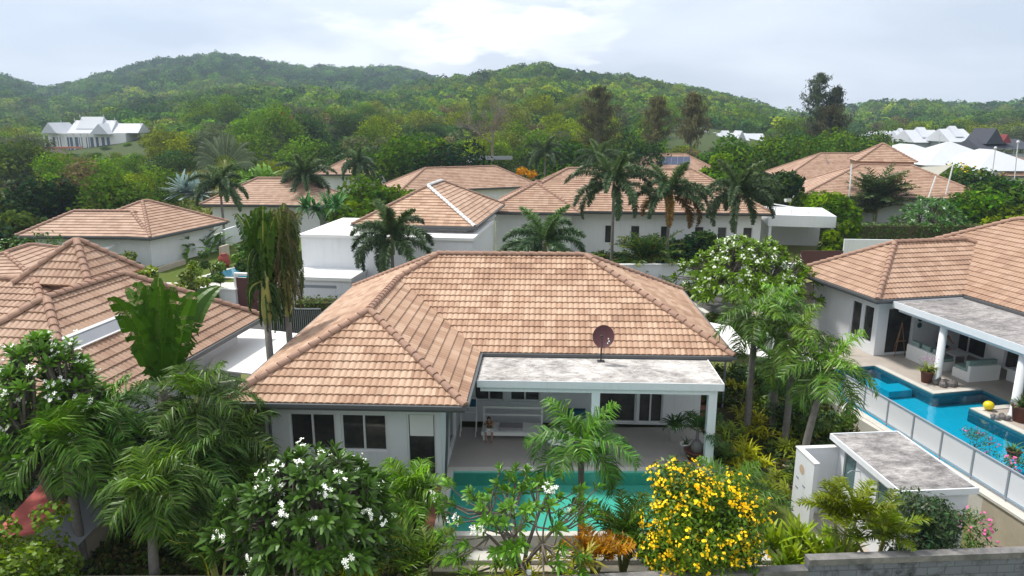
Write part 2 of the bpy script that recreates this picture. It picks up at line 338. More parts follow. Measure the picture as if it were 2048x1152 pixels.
def terr(x, y):
    x = np.asarray(x, dtype=float); y = np.asarray(y, dtype=float)
    d = np.hypot(x, y); az = np.arctan2(x, y); h = -.6-1.1*np.clip((x-7.6)/1.0, 0, 1)*np.clip((20.2-y)/1.0, 0, 1)*np.clip((14.6-.0*y-x+3)/1.0, 0, 1)
    for i, (D, d0, A, H) in enumerate(LT):
        hi = np.interp(az, A, H); t = np.clip((d-d0)/(D-d0), 0, 1)
        back = np.clip(1-(d-D)/(D*.9), 0, 1); prof = np.where(d < D, t**1.15, back*back*(3-2*back))
        hi = hi*(1+.0*t)
        h = np.where(d > 60, np.maximum(h, -.6+(hi+.6)*prof), h)
    bump = (np.sin(x*.031+y*.017)*np.cos(y*.023-x*.011)+.5*np.sin(x*.083)*np.sin(y*.071))*np.clip((d-160)/300, 0, 1)
    return h+bump*2.0
def terr1(x, y): return float(terr(np.array([x]), np.array([y]))[0])
def polar(name, r0, r1, nr, m):
    rs = np.geomspace(r0, r1, nr); A = np.concatenate([np.linspace(-math.pi, -.85, 14)[:-1], np.linspace(-.85, .85, 150), np.linspace(.85, math.pi, 14)[1:]])
    na = len(A); X = np.outer(rs, np.sin(A)); Y = np.outer(rs, np.cos(A)); Z = terr(X, Y)
    mb = MB(); vs = list(zip(X.ravel(), Y.ravel(), Z.ravel()))
    fs = [(i*na+k, (i+1)*na+k, (i+1)*na+k+1, i*na+k+1) for i in range(nr-1) for k in range(na-1)]
    if r0 < 3: vs.append((0, 0, -.6)); fs += [(na*nr, k, k+1) for k in range(na-1)]
    mb.v = vs; mb.f = fs; mb.uv = [(p[0], p[1]) for p in vs]
    o = mb.build(name, m, smooth=True); return tag(o, kind='structure')
polar('ground', 2, 125, 90, WILD)
polar('hills', 124.9, 2200, 70, HILLM)

# ------------------------------------------------------------------ roofs and houses
COURSE, BARREL = .325, .2
def tile_face(mb, poly, full=True, amp=.034, step=.040):
    P_ = [Vector(p) for p in poly]; u = (P_[1]-P_[0]).normalized(); n = Vector((0, 0, 0))
    for i in range(len(P_)): n += (P_[i]-P_[0]).cross(P_[(i+1) % len(P_)]-P_[0])
    n.normalize(); v = n.cross(u); q = [((p-P_[0]).dot(u), (p-P_[0]).dot(v)) for p in P_]
    vm = max(b for a, b in q); off = random.uniform(0, 50)
    def rng(t):
        xs = []
        for i in range(len(q)):
            (a, b), (c, d) = q[i], q[(i+1) % len(q)]
            if (b-t)*(d-t) <= 0 and b != d: xs.append(a+(c-a)*(t-b)/(d-b))
        return (min(xs), max(xs)) if xs else (0, 0)
    rows = int(math.ceil(vm/COURSE)); du = BARREL/6
    for k in range(rows):
        va, vb = k*COURSE, min((k+1)*COURSE, vm); a0, a1 = rng(va+1e-4); b0, b1 = rng(vb-1e-4)
        lo, hi = min(a0, b0), max(a1, b1)
        if full: us = [lo]+[du*i for i in range(int(math.floor(lo/du))+1, int(math.ceil(hi/du)))]+[hi]
        else: us = sorted({lo, a0, b0, a1, b1, hi})
        vs = []; uv = []
        for t in us:
            ua, ub = min(max(t, a0), a1), min(max(t, b0), b1)
            h = (lambda x: amp*abs(math.cos(math.pi*x/BARREL))**.8 if full else amp*.6)
            ha, hb = h(ua), h(ub)
            for (x, y, z) in ((ua, va, ha-(.05 if k == 0 else 0)), (ua, va, ha+step), (ub, vb, hb)):
                vs.append(P_[0]+u*x+v*y+n*z); uv.append((x+off, y+.001 if y == va else y-.001))
        fs = []
        for i in range(len(us)-1):
            b = 3*i; fs += [(b, b+3, b+4, b+1), (b+1, b+4, b+5, b+2)]
        mb.add(vs, fs, uv)
def caps(mb, p0, p1, r=.12, n=7, pitch=.36, lift=.05):
    p0, p1 = Vector(p0), Vector(p1); d = p1-p0; Ln = d.length; d.normalize()
    side = d.cross(Vector((0, 0, 1))).normalized(); up = side.cross(d)
    k = max(1, int(round(Ln/pitch))); s = Ln/k
    for i in range(k):
        a = p0+d*(i*s-.03)+up*lift; b = p0+d*((i+1)*s+.02)+up*(lift-.03); vs = []
        for (c, rr) in ((a, r*1.04), (a+d*.05, r*1.06), (b, r*.92)):
            for j in range(n):
                t = math.pi*j/(n-1); vs.append(c+side*math.cos(t)*rr+up*math.sin(t)*rr)
        f = [(q*n+j, (q+1)*n+j, (q+1)*n+j+1, q*n+j+1) for q in range(2) for j in range(n-1)]
        mb.add(vs, f+[tuple(range(n))])
def hipf(x0, x1, y0, y1, z, s):
    w, d = x1-x0, y1-y0; h = min(w, d)/2
    if w >= d: A = (x0+h, y0+h, z+h*s); B = (x1-h, y0+h, z+h*s)
    else: A = (x0+h, y0+h, z+h*s); B = (x0+h, y1-h, z+h*s)
    c = [(x0,y0,z),(x1,y0,z),(x1,y1,z),(x0,y1,z)]
    if w >= d: faces = [(c[0],c[1],B,A),(c[2],c[3],A,B),(c[1],c[2],B),(c[3],c[0],A)]; hips = [(c[0],A),(c[3],A),(c[1],B),(c[2],B),(A,B)]
    else: faces = [(c[0],c[1],A),(c[2],c[3],B),(c[1],c[2],B,A),(c[3],c[0],A,B)]; hips = [(c[0],A),(c[1],A),(c[2],B),(c[3],B),(A,B)]
    if abs(w-d) < 1e-6: faces = [tuple(p for i, p in enumerate(f) if p not in f[:i]) for f in faces]; hips = hips[:4]
    return faces, hips
def offset(pts, d):        # closed ccw outline moved outward by d
    n = len(pts); out = []
    for i in range(n):
        a, b, c = Vector(pts[i-1][:2]), Vector(pts[i][:2]), Vector(pts[(i+1) % n][:2])
        e1, e2 = (b-a).normalized(), (c-b).normalized(); n1, n2 = Vector((e1.y, -e1.x)), Vector((e2.y, -e2.x))
        k = 1+n1.dot(n2); out.append(b+(n1+n2)*(d/k))
    return out
def ring(mb, pts, di, do, z0, z1):
    a, b = offset(pts, di), offset(pts, do); n = len(a)
    vs = [(p[0],p[1],z) for z in (z0, z1) for p in a+b]
    f = []
    for i in range(n):
        j = (i+1) % n; f += [(2*n+i,3*n+i,3*n+j,2*n+j)[::1], (i,j,n+j,n+i), (n+i,n+j,3*n+j,3*n+i), (i,2*n+i,2*n+j,j)]
    mb.add(vs, f)
def wall_edge(mb, p0, p1, z0, z1, ops=(), depth=.12):
    p0, p1 = Vector((p0[0], p0[1], 0)), Vector((p1[0], p1[1], 0)); d = p1-p0; Ln = d.length; d.normalize(); nrm = Vector((d.y, -d.x, 0))
    ss = sorted({0, Ln, *[o[0] for o in ops], *[o[1] for o in ops]}); zs = sorted({z0, z1, *[o[2] for o in ops], *[o[3] for o in ops]})
    for i in range(len(ss)-1):
        for j in range(len(zs)-1):
            cs, cz = (ss[i]+ss[i+1])/2, (zs[j]+zs[j+1])/2
            if any(o[0] < cs < o[1] and o[2] < cz < o[3] for o in ops): continue
            mb.add([p0+d*ss[i]+Vector((0,0,zs[j])), p0+d*ss[i+1]+Vector((0,0,zs[j])), p0+d*ss[i+1]+Vector((0,0,zs[j+1])), p0+d*ss[i]+Vector((0,0,zs[j+1]))], [(0,1,2,3)])
    for o in ops:
        c = [p0+d*o[0]+Vector((0,0,o[2])), p0+d*o[1]+Vector((0,0,o[2])), p0+d*o[1]+Vector((0,0,o[3])), p0+d*o[0]+Vector((0,0,o[3]))]
        b = [q-nrm*depth for q in c]; mb.add(c+b, [(0,1,5,4),(1,2,6,5),(2,3,7,6),(3,0,4,7)])
def opening(parent, p0, p1, o, panes=2, kind='window', fr=.055, pane_m=None, depth=.12):
    p0, p1 = Vector((p0[0], p0[1], 0)), Vector((p1[0], p1[1], 0)); d = (p1-p0).normalized(); nrm = Vector((d.y, -d.x, 0))
    M = Matrix(((d.x, -nrm.x, 0, p0.x), (d.y, -nrm.y, 0, p0.y), (0, 0, 1, 0), (0, 0, 0, 1)))   # local: x along wall, y inward, z up
    s0, s1, z0, z1 = o
    pn = MB().add([M @ Vector(q) for q in ((s0, depth, z0), (s1, depth, z0), (s1, depth, z1), (s0, depth, z1))], [(0,1,2,3)])
    f = MB(); a, b = depth-.06, depth-.005
    f.box(s0, s1, a, b, z0, z0+fr, M).box(s0, s1, a, b, z1-fr, z1, M)
    xs = np.linspace(s0, s1-fr, panes+1)
    for x in xs: f.box(x, x+fr, a, b, z0+fr, z1-fr, M)
    w = f.build(kind, FRAME, parent); pn.build('pane', pane_m or GLASS, w); return w
def roof_on(parent, blocks, tile=None, full=True, capr=.12, extra_faces=None, extra_hips=None, name='roof'):
    mb = MB(); mc = MB()
    for i, (x0, x1, y0, y1, z, s) in enumerate(blocks):
        fc, hp = hipf(x0, x1, y0, y1, z+.006*i, s)
        for f in fc: tile_face(mb, f, full)
        for h in hp: caps(mc, h[0], h[1], capr, 7 if full else 5)
    for f in extra_faces or []: tile_face(mb, f, full)
    for h in extra_hips or []: caps(mc, h[0], h[1], capr, 7 if full else 5)
    r_ = mb.build(name, tile or TILE, parent); mc.build('ridge_cap', CAP, r_); return r_
def house_body(parent, outline, ze, zb, inset=.75, ops=None, wallm=None, gutter=True):
    """outline = eave outline (ccw); ops = {edge index: [(s0,s1,z0,z1,panes,kind), ...]} measured along the wall"""
    wl = offset(outline, -inset); n = len(wl); mb = MB(); ops = ops or {}
    for i in range(n):
        wall_edge(mb, wl[i], wl[(i+1) % n], zb, ze-.02, [o[:4] for o in ops.get(i, [])])
        for o in ops.get(i, []): opening(parent, wl[i], wl[(i+1) % n], o[:4], o[4], o[5], pane_m=o[6] if len(o) > 6 else None)
    mb.build('wall', wallm or WHITE, parent)
    so = MB(); a, b = offset(outline, -inset-.02), offset(outline, -.02)
    so.add([(p[0], p[1], ze-.10) for p in a+b], [(i, n+i, n+(i+1) % n, (i+1) % n)[::-1] for i in range(n)])
    so.build('soffit', FASCIA, parent)
    if gutter:
        g = MB(); ring(g, outline, 0.0, .12, ze-.09, ze+.015); ring(g, outline, -.03, -.002, ze-.2, ze-.0); g.build('gutter', GUTTER, parent)
def rect(x0, x1, y0, y1): return [(x0,y0),(x1,y0),(x1,y1),(x0,y1)]
def frame_of(A, B):          # A left, B right end of a front eave -> origin, rotation, width
    d = B-A; return Vector((A.x, A.y, 0)), math.atan2(d.y, d.x), math.hypot(d.x, d.y)

# ================================================================== central house
TH = R(-2.6); C0 = P(1466, 713, 2.9)
H = thing('house', 'nearest villa in the middle with hipped tan tile roof and flat concrete veranda', 'house', (C0.x, C0.y, 0), TH)
RH = Matrix.Rotation(TH, 4, 'Z')
def HL(p): return RH.inverted() @ (Vector(p)-Vector((C0.x, C0.y, 0)))     # world -> house frame
def HW(x, y, z=0): return Vector((C0.x, C0.y, 0))+RH @ Vector((x, y, z))
ze = 2.9; s = .524; wx0, wx1, wy = -15.5, -8.62, -4.7; hw = (wx1-wx0)/2; md = 4.8; rx0, rx1 = wx0+md, -md
A_ = (wx0+hw, wy+hw, ze+s*hw); B_ = (wx0+hw, hw, ze+s*hw); C_ = (rx0, md, ze+s*md); D_ = (rx1, md, ze+s*md)
faces = [((wx1,0,ze),(0,0,ze),D_,C_,B_), ((0,2*md,ze),(wx0,2*md,ze),C_,D_), ((0,0,ze),(0,2*md,ze),D_),
         ((wx0,2*md,ze),(wx0,wy,ze),A_,B_,C_), ((wx0,wy,ze),(wx1,wy,ze),A_), ((wx1,wy,ze),(wx1,0,ze),B_,A_)]
hips = [((0,0,ze),D_), ((0,2*md,ze),D_), ((wx0,2*md,ze),C_), (C_,D_), (B_,C_), (A_,B_), ((wx0,wy,ze),A_), ((wx1,wy,ze),A_)]
roof_on(H, [], TILE, True, .115, faces, hips)
outl = [(wx0,wy),(wx1,wy),(wx1,0),(0,0),(0,2*md),(wx0,2*md)]
wl = offset(outl, -.8)
house_body(H, outl, ze, 0, .8, {
    0: [(.72, 2.12, 1.05, 2.25, 2, 'window'), (2.28, 3.66, 1.05, 2.25, 2, 'window'), (4.25, 5.12, .25, 2.3, 1, 'window')],
    1: [(1.0, 3.4, .05, 2.3, 2, 'sliding_door')],
    2: [(.5, 1.6, .8, 2.4, 2, 'window'), (1.8, 2.9, .8, 2.4, 2, 'window'), (4.75, 6.35, .05, 2.4, 1, 'sliding_door'), (6.42, 7.3, .05, 2.4, 2, 'sliding_door')]})
# veranda slab, beam, columns
vq = HL(P(1447, 768, 2.83)); vx0, vx1, vy0, vy1 = -8.485, vq.x, vq.y, -.16; print('slab', vq)
MB().box(vx0, vx1, vy0, vy1, 2.62, 2.80).build('veranda_slab', SLAB, H)
fb = MB(); fb.box(vx0, vx1+.02, vy0-.03, vy0-.002, 2.6, 2.83).box(vx1+.003, vx1+.03, vy0-.03, vy1, 2.6, 2.83); fb.build('fascia', WHITE, H)
bm_ = MB(); bm_.box(vx0+.1, vx1-.32, vy0+.06, vy0+.26, 2.44, 2.615).box(vx1-.30, vx1-.10, vy0+.345, -.8, 2.44, 2.615); bm_.build('beam', WHITE, H)
for cx in (vx1-.38, vx0+3.6):
    MB().box(cx-.02, cx+.24, vy0+.07, vy0+.33, 0, 2.45 if cx < vx1-1 else 2.61).build('column', WHITE, H)
# downpipe at the front wing
dp = MB(); dp.tube([(wx0+.7, wy+.12, 2.72), (wx0+.98, wy+.72, 2.6), (wx0+.98, wy+.72, 0)], .045, 8); dp.build('downpipe', GUTTER, H); dp = MB()
dp.tube([(wx1-.25, wy+.1, 2.72), (wx1-.55, wy+.6, 2.55), (wx1-.72, wy+.9, 0)], .04, 8); dp.build('downpipe', GUTTER, H)
# white blind behind the tall wing window
wf = wl[0]; MB().box(wl[0].x+4.33, wl[0].x+5.04, wl[0].y+.095, wl[0].y+.105, 1.55, 2.22).build('blind', WHITE2, H)

# satellite dish
dk = HL(PY(1203, 716, HW(0, vy1-.25).y)); d0 = HW(dk.x, vy1-.25, 2.8)
dish = thing('satellite_dish', 'maroon round satellite dish on a short mast at the back of the veranda roof', 'satellite dish', d0, 0)
m = MB(); m.tube([(0,0,0),(0,0,.62)], .028, 8).box(-.12,.12,-.12,.12,0,.02); m.build('mast', BLACK, dish)
m = MB(); n = 28; rr = [0,.1,.2,.3,.36]; T = Matrix.Translation((.05,-.12,.9)) @ Matrix.Rotation(R(-16), 4, 'Z') @ Matrix.Rotation(R(62), 4, 'X')
vs = [(r_*math.cos(2*math.pi*k/n), r_*1.08*math.sin(2*math.pi*k/n), r_*r_*.5) for r_ in rr for k in range(n)]
vs = [T @ Vector(p) for p in vs]; m.add(vs, [(i*n+k, (i+1)*n+k, (i+1)*n+(k+1)%n, i*n+(k+1)%n) for i in range(4) for k in range(n)])
T2 = T @ Matrix.Translation((0,0,-.012)); m.add([T2 @ (T.inverted() @ p) for p in vs], [(i*n+k, i*n+(k+1)%n, (i+1)*n+(k+1)%n, (i+1)*n+k) for i in range(4) for k in range(n)])
m.build('reflector', DISHM, dish)
m = MB(); m.tube([T @ Vector((0,-.36,.06)), T @ Vector((0,-.1,.42))], .012, 6); m.ball(T @ Vector((0,-.07,.45)), .045); m.tube([(0,.0,.55),(.05,-.04,.82)], .03, 6); m.build('feed_arm', BLACK, dish)
m = MB()
for (a, b, w_) in ((.17,-.06,.035),(.2,-.14,.05),(.16,-.21,.035)): MB().box(a-w_/2, a+w_/2, b-.022, b+.022, .035, .044, T).build('marking', WHITE2, dish)

# ------------------------------------------------------------------ deck, pool, garden platform of the central villa
def zrect(name, m, x0, x1, y0, y1, z0, z1): return struct(name, MB().box(x0, x1, y0, y1, z0, z1), m)
pb = P(905, 941, 0).y; pf = P(1000, 1062, 0).y; plx = P(897, 1000, 0).x; prx = 6.4
def hwbox(mb, x0, x1, y0, y1, z0, z1): return mb.box(x0, x1, y0, y1, z0, z1, Matrix.Translation((C0.x, C0.y, 0)) @ RH)
deckb = MB(); deckb.box(-7.4, 6.7, pb+.25, C0.y+.7, -.9, -.004); struct('veranda_floor', deckb, DECK)
db = MB(); db.box(plx-.55, plx-.27, pf-.1, pb+.2, -.9, -.008); struct('brick_strip', db, BRICK)
cb = MB(); cb.box(plx-.265, plx, pf-.22, pb, -.9, .0).box(plx, prx, pf-.22, pf, -.9, .0).box(prx, prx+.3, pf-.22, pb, -.9, .0).box(plx-.265, prx+.3, pb+.002, pb+.245, -.9, .0)
pool = thing('swimming_pool', 'rectangular green pool with a pale edge in front of the nearest villa', 'pool', ((plx+prx)/2, (pb+pf)/2, 0))
def childof(o, par): o.parent = par; o.matrix_parent_inverse = Matrix.Translation(-par.location) if not par.rotation_euler.z else par.matrix_basis.inverted(); return o
childof(cb.build('coping', COPING), pool)
bs = MB(); bs.box(plx, prx, pf, pb, -.58, -.5); childof(bs.build('basin', FLOOR_G), pool)
bw = MB().box(plx, plx+.02, pf, pb, -.5, -.02).box(prx-.02, prx, pf, pb, -.5, -.02).box(plx, prx, pf, pf+.02, -.5, -.02).box(plx, prx, pb-.02, pb, -.5, -.02)
childof(bw.build('pool_wall', FLOOR_G), pool)
w_ = MB().add([(plx+.02,pf+.02,-.07),(prx-.02,pf+.02,-.07),(prx-.02,pb-.02,-.07),(plx+.02,pb-.02,-.07)], [(0,1,2,3)]); struct('water', w_, WATER_G)
zrect('lower_ledge', COPING, plx-.3, 6.9, pf-.75, pf-.23, -.9, -.38)
zrect('cream_step', CREAM, plx-.3, 7.4, pf-1.05, pf-.752, -.9, -.5)
zrect('lawn', GRASS, prx+.32, 8.3, 15.4, 24, -1.9, -.36)
ORD = 'first second third fourth fifth sixth seventh eighth ninth tenth eleventh twelfth thirteenth fourteenth fifteenth sixteenth seventeenth eighteenth nineteenth twentieth'.split()
zrect('side_path', SOIL, 6.75, 8.9, 24.02, 38, -.9, -.40)
for i, yy in enumerate(np.arange(21.8, 34, .75)):
    MB_ = MB().box(7.0, 7.75, yy, yy+.42, -.5, -.33 if yy < 24 else -.36); o = MB_.build('stepping_stone', BRICK)
    tag(o, '%s brown stepping slab of the side path, counted from the veranda corner column' % ORD[i], 'stepping stone', 'stepping slabs in the side path')
zrect('front_bed', SOIL, -14, 7.4, 13.3, pf-1.06, -.9, -.55)
zrect('left_bed', SOIL, -12.4, plx-.56, 13.32, 22.6, -.9, -.3)

# ================================================================== front block wall
def blockwall(p0, p1, p2, ztop1, ztop2, th=.17):
    t = thing('block_wall', 'grey stained concrete block wall with a stepped top along the bottom edge', 'wall', (p0.x, p0.y, -.6))
    o = Vector((p0.x, p0.y, -.6)); b = MB(); c = MB()
    for a, e_, zt in ((p0, p1, ztop1), (p1, p2, ztop2)):
        d = Vector((e_.x-a.x, e_.y-a.y, 0)); Ln = d.length; d.normalize(); n = Vector((-d.y, d.x, 0))
        for (q, w0, w1, z0, z1, mb) in ((0, 0, th, -.3, zt-.14, b), (1, -.03, th+.03, zt-.14, zt, c)):
            vs = [a+d*s_+n*w+Vector((0,0,z)) for z in (z0, z1) for (s_, w) in ((0,w0),(Ln,w0),(Ln,w1),(0,w1))]
            vs = [Vector((v.x, v.y, 0))+Vector((0,0,(z0 if i < 4 else z1)))-Vector((o.x,o.y,o.z)) for i, v in enumerate(vs)]
            ua = random.random(); uv = [(ua+s_, z) for z in (z0, z1) for (s_, w) in ((0,w0),(Ln,w0),(Ln,w1),(0,w1))]
            mb.add(vs, [(3,2,1,0),(4,5,6,7),(0,1,5,4),(1,2,6,5),(2,3,7,6),(3,0,4,7)], uv)
    b.build('blockwork', BLOCKS, t); c.build('wall_cap', mat('wall_cap_concrete', (.26, .25, .24), .95, .1, (2, .7, (.10, .10, .10))), t); return t
p1 = P(1618, 1119, 1.5); p2 = P(2060, 1103, 1.5); dd = (p2-p1); p2 = p1+dd*1.6
q0 = P(1110, 1163, 1.25); p0 = p1+(q0-p1)*1.7; p0.z = 0
blockwall(Vector((p0.x,p0.y,0)), Vector((p1.x,p1.y,0)), Vector((p2.x,p2.y,0)), 1.25, 1.5)
# pink tin roof and grey roof at bottom left
lr = thing('shed', 'low shed with a faded red roof and a grey roof panel under the left palms', 'shed', P(150, 1000, 1.0))
def rel(p, par): return Vector(p)-Vector(par.location)
a, b, c, d = P(20, 1075, 1.3), P(75, 970, 1.6), P(180, 952, 1.6), P(120, 1045, 1.3)
def sheetpart(par, pts, t, name, m): mb = MB(); mb.sheet([rel(p, par) for p in pts], t); return mb.build(name, m, par)
sheetpart(lr, [P(-30, 1085, .9), P(70, 1062, 1.1), P(182, 950, 1.35), P(85, 965, 1.2)], .06, 'roof', REDROOF)
sheetpart(lr, [P(72, 1064, 1.09), P(150, 1098, .55), P(275, 968, .8), P(184, 951, 1.34)], .06, 'lean_to_roof', GREYROOF)
g = P(150, 1000, 0); mb = MB()
ps = [P(60, 1070, .9), P(150, 1092, .5), P(262, 972, .7), P(100, 975, 1.1)]
mb.prism([rel(Vector((p.x, p.y, 0)), lr)[:2] for p in ps], -.6-lr.location.z, .45-lr.location.z); mb.build('wall', CREAM, lr)
# ochre garden wall behind the front palms
mb = MB(); A = P(255, 1150, .2); B = P(500, 1040, .2)
mb.box(-12, -4.7, 14.6, 14.8, -.6, .35); o = mb.build('garden_wall', CREAM); tag(o, 'low ochre garden wall behind the palm trunks at lower left', 'wall')
mb = MB(); mb.box(-6.6, plx-.8, 16.3, 16.5, -.6, .25); o = mb.build('coping_wall', COPING); tag(o, 'pale coping of a low wall behind the big white-flowered frangipani', 'wall')

# ================================================================== pump house / pool bathroom
K0 = P(1800, 985, 1.9); K1 = P(1660, 868, 1.9); ang = math.atan2(K1.x-K0.x, K1.y-K0.y)
PH = thing('pool_house', 'small white flat-roofed outbuilding with a stained concrete roof at lower right', 'outbuilding', (K0.x, K0.y, 0), -ang)
Lh = (K1-K0).length; Wd = 2.05
wo_ = offset(rect(0, Wd, 0, Lh), -.14); mb = MB()
for i in range(4):
    ops = [(.95, 1.55, .75, 1.7), (2.55, 3.1, .3, 1.7)] if i == 3 else []
    ops = [(Lh-.28-o[1], Lh-.28-o[0], o[2], o[3]) for o in [(.5, 1.0, .9, 1.65), (1.95, 2.6, .55, 1.68)]] if i == 3 else []
    wall_edge(mb, wo_[i], wo_[(i+1) % 4], -.6, 1.76, ops, .06)
    for o in ops: opening(PH, wo_[i], wo_[(i+1) % 4], o, 1, 'window', .03, GGLASS, .06)
mb.build('wall', WHITE, PH)
MB().box(0.03, Wd-.03, .03, Lh-.03, 1.765, 1.90).build('roof_slab', SLAB2, PH)
mb = MB(); ring(mb, rect(0, Wd, 0, Lh), -.04, .0, 1.76, 1.925); mb.build('fascia', WHITE, PH)
mb = MB(); mb.box(-.95, .14-.005, Lh-.32, Lh-.2, -.6, 1.62).box(-1.07, -.95, Lh-1.25, Lh-.2, -.6, 1.625); mb.build('screen_wall', WHITE, PH)
mb = MB(); mb.box(-1.09, -.93, Lh-1.27, Lh-.18, 1.626, 1.66).box(-.928, .13, Lh-.34, Lh-.18, 1.621, 1.655); mb.build('screen_cap', WHITE2, PH)
mb = MB(); n = 20
mb.add([(-1.075, Lh-.62+.0, 1.15)]+[(-1.075, Lh-.62+.14*math.cos(2*math.pi*k/n), 1.15+.14*math.sin(2*math.pi*k/n)) for k in range(n)], [(0, 1+(k+1) % n, 1+k) for k in range(n)])
mb.build('sun_emblem', mat('tan_emblem', (.55, .42, .30)), PH)
mb = MB()
for (yy, zz) in ((Lh-.42, .8), (Lh-.8, .72), (Lh-.42, .5), (Lh-.8, .35)): MB().box(-1.078, -1.071, yy-.07, yy+.07, zz-.02, zz+.03).build('wall_slot', GREY, PH)
mb = MB(); mb.tube([(-.0+.14, 1.9, 1.45), (-.1, 1.9, 1.5), (-.22, 1.9, 1.42)], .015, 6); mb.build('shower_arm', GREY, PH)
zrect('paved_pad', DECK2, K0.x-1.7, K0.x+2.2, 15.0, K0.y+3.6, -1.9, -.42)

# ================================================================== right lot: retaining wall, railing, pool, house
w0 = P(1375, 592, .3); w1 = P(1675, 802, -.05)
dW = (w1-w0).normalized(); we = w1+Vector((math.sin(R(9)), -math.cos(R(9)), 0))*11.5
wpts = [Vector((w0.x, w0.y, 0)), Vector((w1.x, w1.y, 0)), Vector((we.x, we.y, 0))]
t = thing('retaining_wall', 'cream retaining wall stepping along the right garden boundary', 'wall', wpts[1])
mb = MB(); mc = MB()
for a, b, zt in ((wpts[0], wpts[1], .02), (wpts[1], wpts[2], .0)):
    d = (b-a); Ln = d.length; d.normalize(); n = Vector((d.y, -d.x, 0))*-1
    M = Matrix(((d.x, n.x, 0, a.x-t.location.x), (d.y, n.y, 0, a.y-t.location.y), (0, 0, 1, 0), (0, 0, 0, 1)))
    mb.box(0, Ln+.1, 0, .18, -1.9, zt-.08, M); mc.box(-.02, Ln+.12, -.05, .24, zt-.08, zt, M)
mb.build('wall_face', CREAM, t); mc.build('wall_cap', COPING, t)
# frosted railing
aw = (wpts[2]-wpts[1]).normalized(); nw = Vector((-aw.y, aw.x, 0))      # nw points into the right lot
ra = wpts[1]+nw*.3-aw*.15
rz = math.atan2(aw.y, aw.x)
rail = thing('railing', 'frosted panel railing with grey posts along the neighbour pool', 'railing', ra, rz)
Lr = 10.5; mr = MB(); mr.box(0, Lr, -.03, .03, .95, 1.0).box(0, Lr, -.02, .02, .06, .10); mr.build('handrail', GREY, rail)
npn = 8
for i in range(npn+1):
    x = i*Lr/npn; MB().box(x-.025, x+.025, -.024, .024, 0, .949).build('post', GREY, rail)
    if i < npn:
        pnl = MB()
        pnl.box(x+.05, x+Lr/npn-.05, -.008, .008, .13, .92); pnl.build('panel', mat('frosted_panel', (.72, .75, .80), .3, .4), rail)
# second stretch of railing further back
rb = wpts[0]+(wpts[1]-wpts[0])*.52; rz2 = math.atan2(dW.y, dW.x)
t = thing('railing', 'low white railing on the boundary wall behind the right garden palms', 'railing', rb+Vector((.15, 0, .02)), rz2)
Lq = (wpts[1]-rb).length-.4; mr = MB(); mr.box(0, Lq, -.03, .03, .8, .85)
for i in range(6): mr.box(i*Lq/5-.02, i*Lq/5+.02, -.02, .02, 0, .8)
mr.build('handrail', WHITE2, t); MB().box(.03, Lq-.03, -.006, .006, .08, .76).build('panel', MAT['frosted_panel'], t)

RT = R(11.6)                                           # right house frame: x' away to the right, y' away from camera
RB = P(1755, 600, 2.9)
def RWd(x, y, z=0): return Vector((RB.x, RB.y, 0))+Matrix.Rotation(RT, 4, 'Z') @ Vector((x, y, z))
def RL(p): return Matrix.Rotation(-RT, 4, 'Z') @ (Vector(p)-Vector((RB.x, RB.y, 0)))
RHs = thing('house', 'pink tiled villa at the right edge with a columned veranda over a turquoise pool', 'house', (RB.x, RB.y, 0), RT)
roof_on(RHs, [(0, 10.5, 0, 6.4, 2.9, .6), (4.45, 15, -14, 8.0, 2.9, .56)], TILE2, True, .125)
house_body(RHs, rect(0, 10, 0, 6.4), 2.9, 0, .75, {3: [(3.0, 3.75, .5, 2.25, 1, 'window'), (3.85, 4.6, .5, 2.25, 1, 'window')], 0: [(.55, 1.95, .02, 2.25, 1, 'sliding_door')]})
house_body(RHs, rect(4.45, 15, -14, 7.9), 2.9, 0, .75, {3: [(9.0, 10.6, .02, 2.3, 1, 'sliding_door'), (10.9, 12.3, .02, 2.3, 2, 'sliding_door'), (12.7, 14.6, .02, 2.3, 2, 'sliding_door'), (5, 8, .02, 2.3, 3, 'sliding_door')]})
MB().box(.75, 4.3, -13.5, -.14, 2.66, 2.80).build('veranda_slab', SLAB2, RHs)
mb = MB(); mb.box(.71, .747, -13.5, -.16, 2.56, 2.84).box(.71, 4.3, -.158, -.12, 2.56, 2.84); mb.build('fascia', WHITE, RHs)
MB().box(.9, 1.12, -13.4, -.3, 2.4, 2.655).build('beam', WHITE, RHs)
c1 = RL(P(1872, 764, 0)); c2 = RL(P(2014, 836, 0))
for c in (c1, c2):
    mb = MB(); mb.lathe([(0, 0), (.19, 0), (.19, .12), (.155, .16), (.15, 2.4), (0, 2.4)], (1.02, c.y, 0), 20); mb.build('column', WHITE, RHs, True)
# pool & deck (in the frame of the right house); water edge lines measured from the photo
zz = -.1
px_l = RL(P(1700, 792, 0)).x
e1 = RL(P(1748, 731, 0)); e2 = RL(P(1868, 788, 0)); e3 = RL(P(1926, 818, 0)); e4 = RL(P(1985, 788, 0))
xw = (e1.x+e2.x)/2; yn = e1.y; yc = e2.y; yp = e3.y; xi = e4.x
M4 = Matrix.Translation((RB.x, RB.y, 0)) @ Matrix.Rotation(RT, 4, 'Z')
pw = RL(wpts[1]+nw*.42); xl0 = pw.x; ylow = -16
dk = MB()
dk.box(xw, 15, yc, 3, -.9, -.004, M4).box(xi, 15, yp, yc-.001, -.9, -.004, M4).box(xw+.25, 15, ylow, yp-.001, -.9, -.004, M4)
dk.box(pw.x-.2, xw-.001, yn, 9, -.9, -.006, M4); struct('neighbour_deck', dk, DECK2)
rp = thing('swimming_pool', 'long turquoise pool with a notch beside the right villa', 'pool', RWd(xl0+1, yc))
def inM(par, o): o.parent = par; o.matrix_parent_inverse = Matrix.Translation(par.location).inverted(); return o
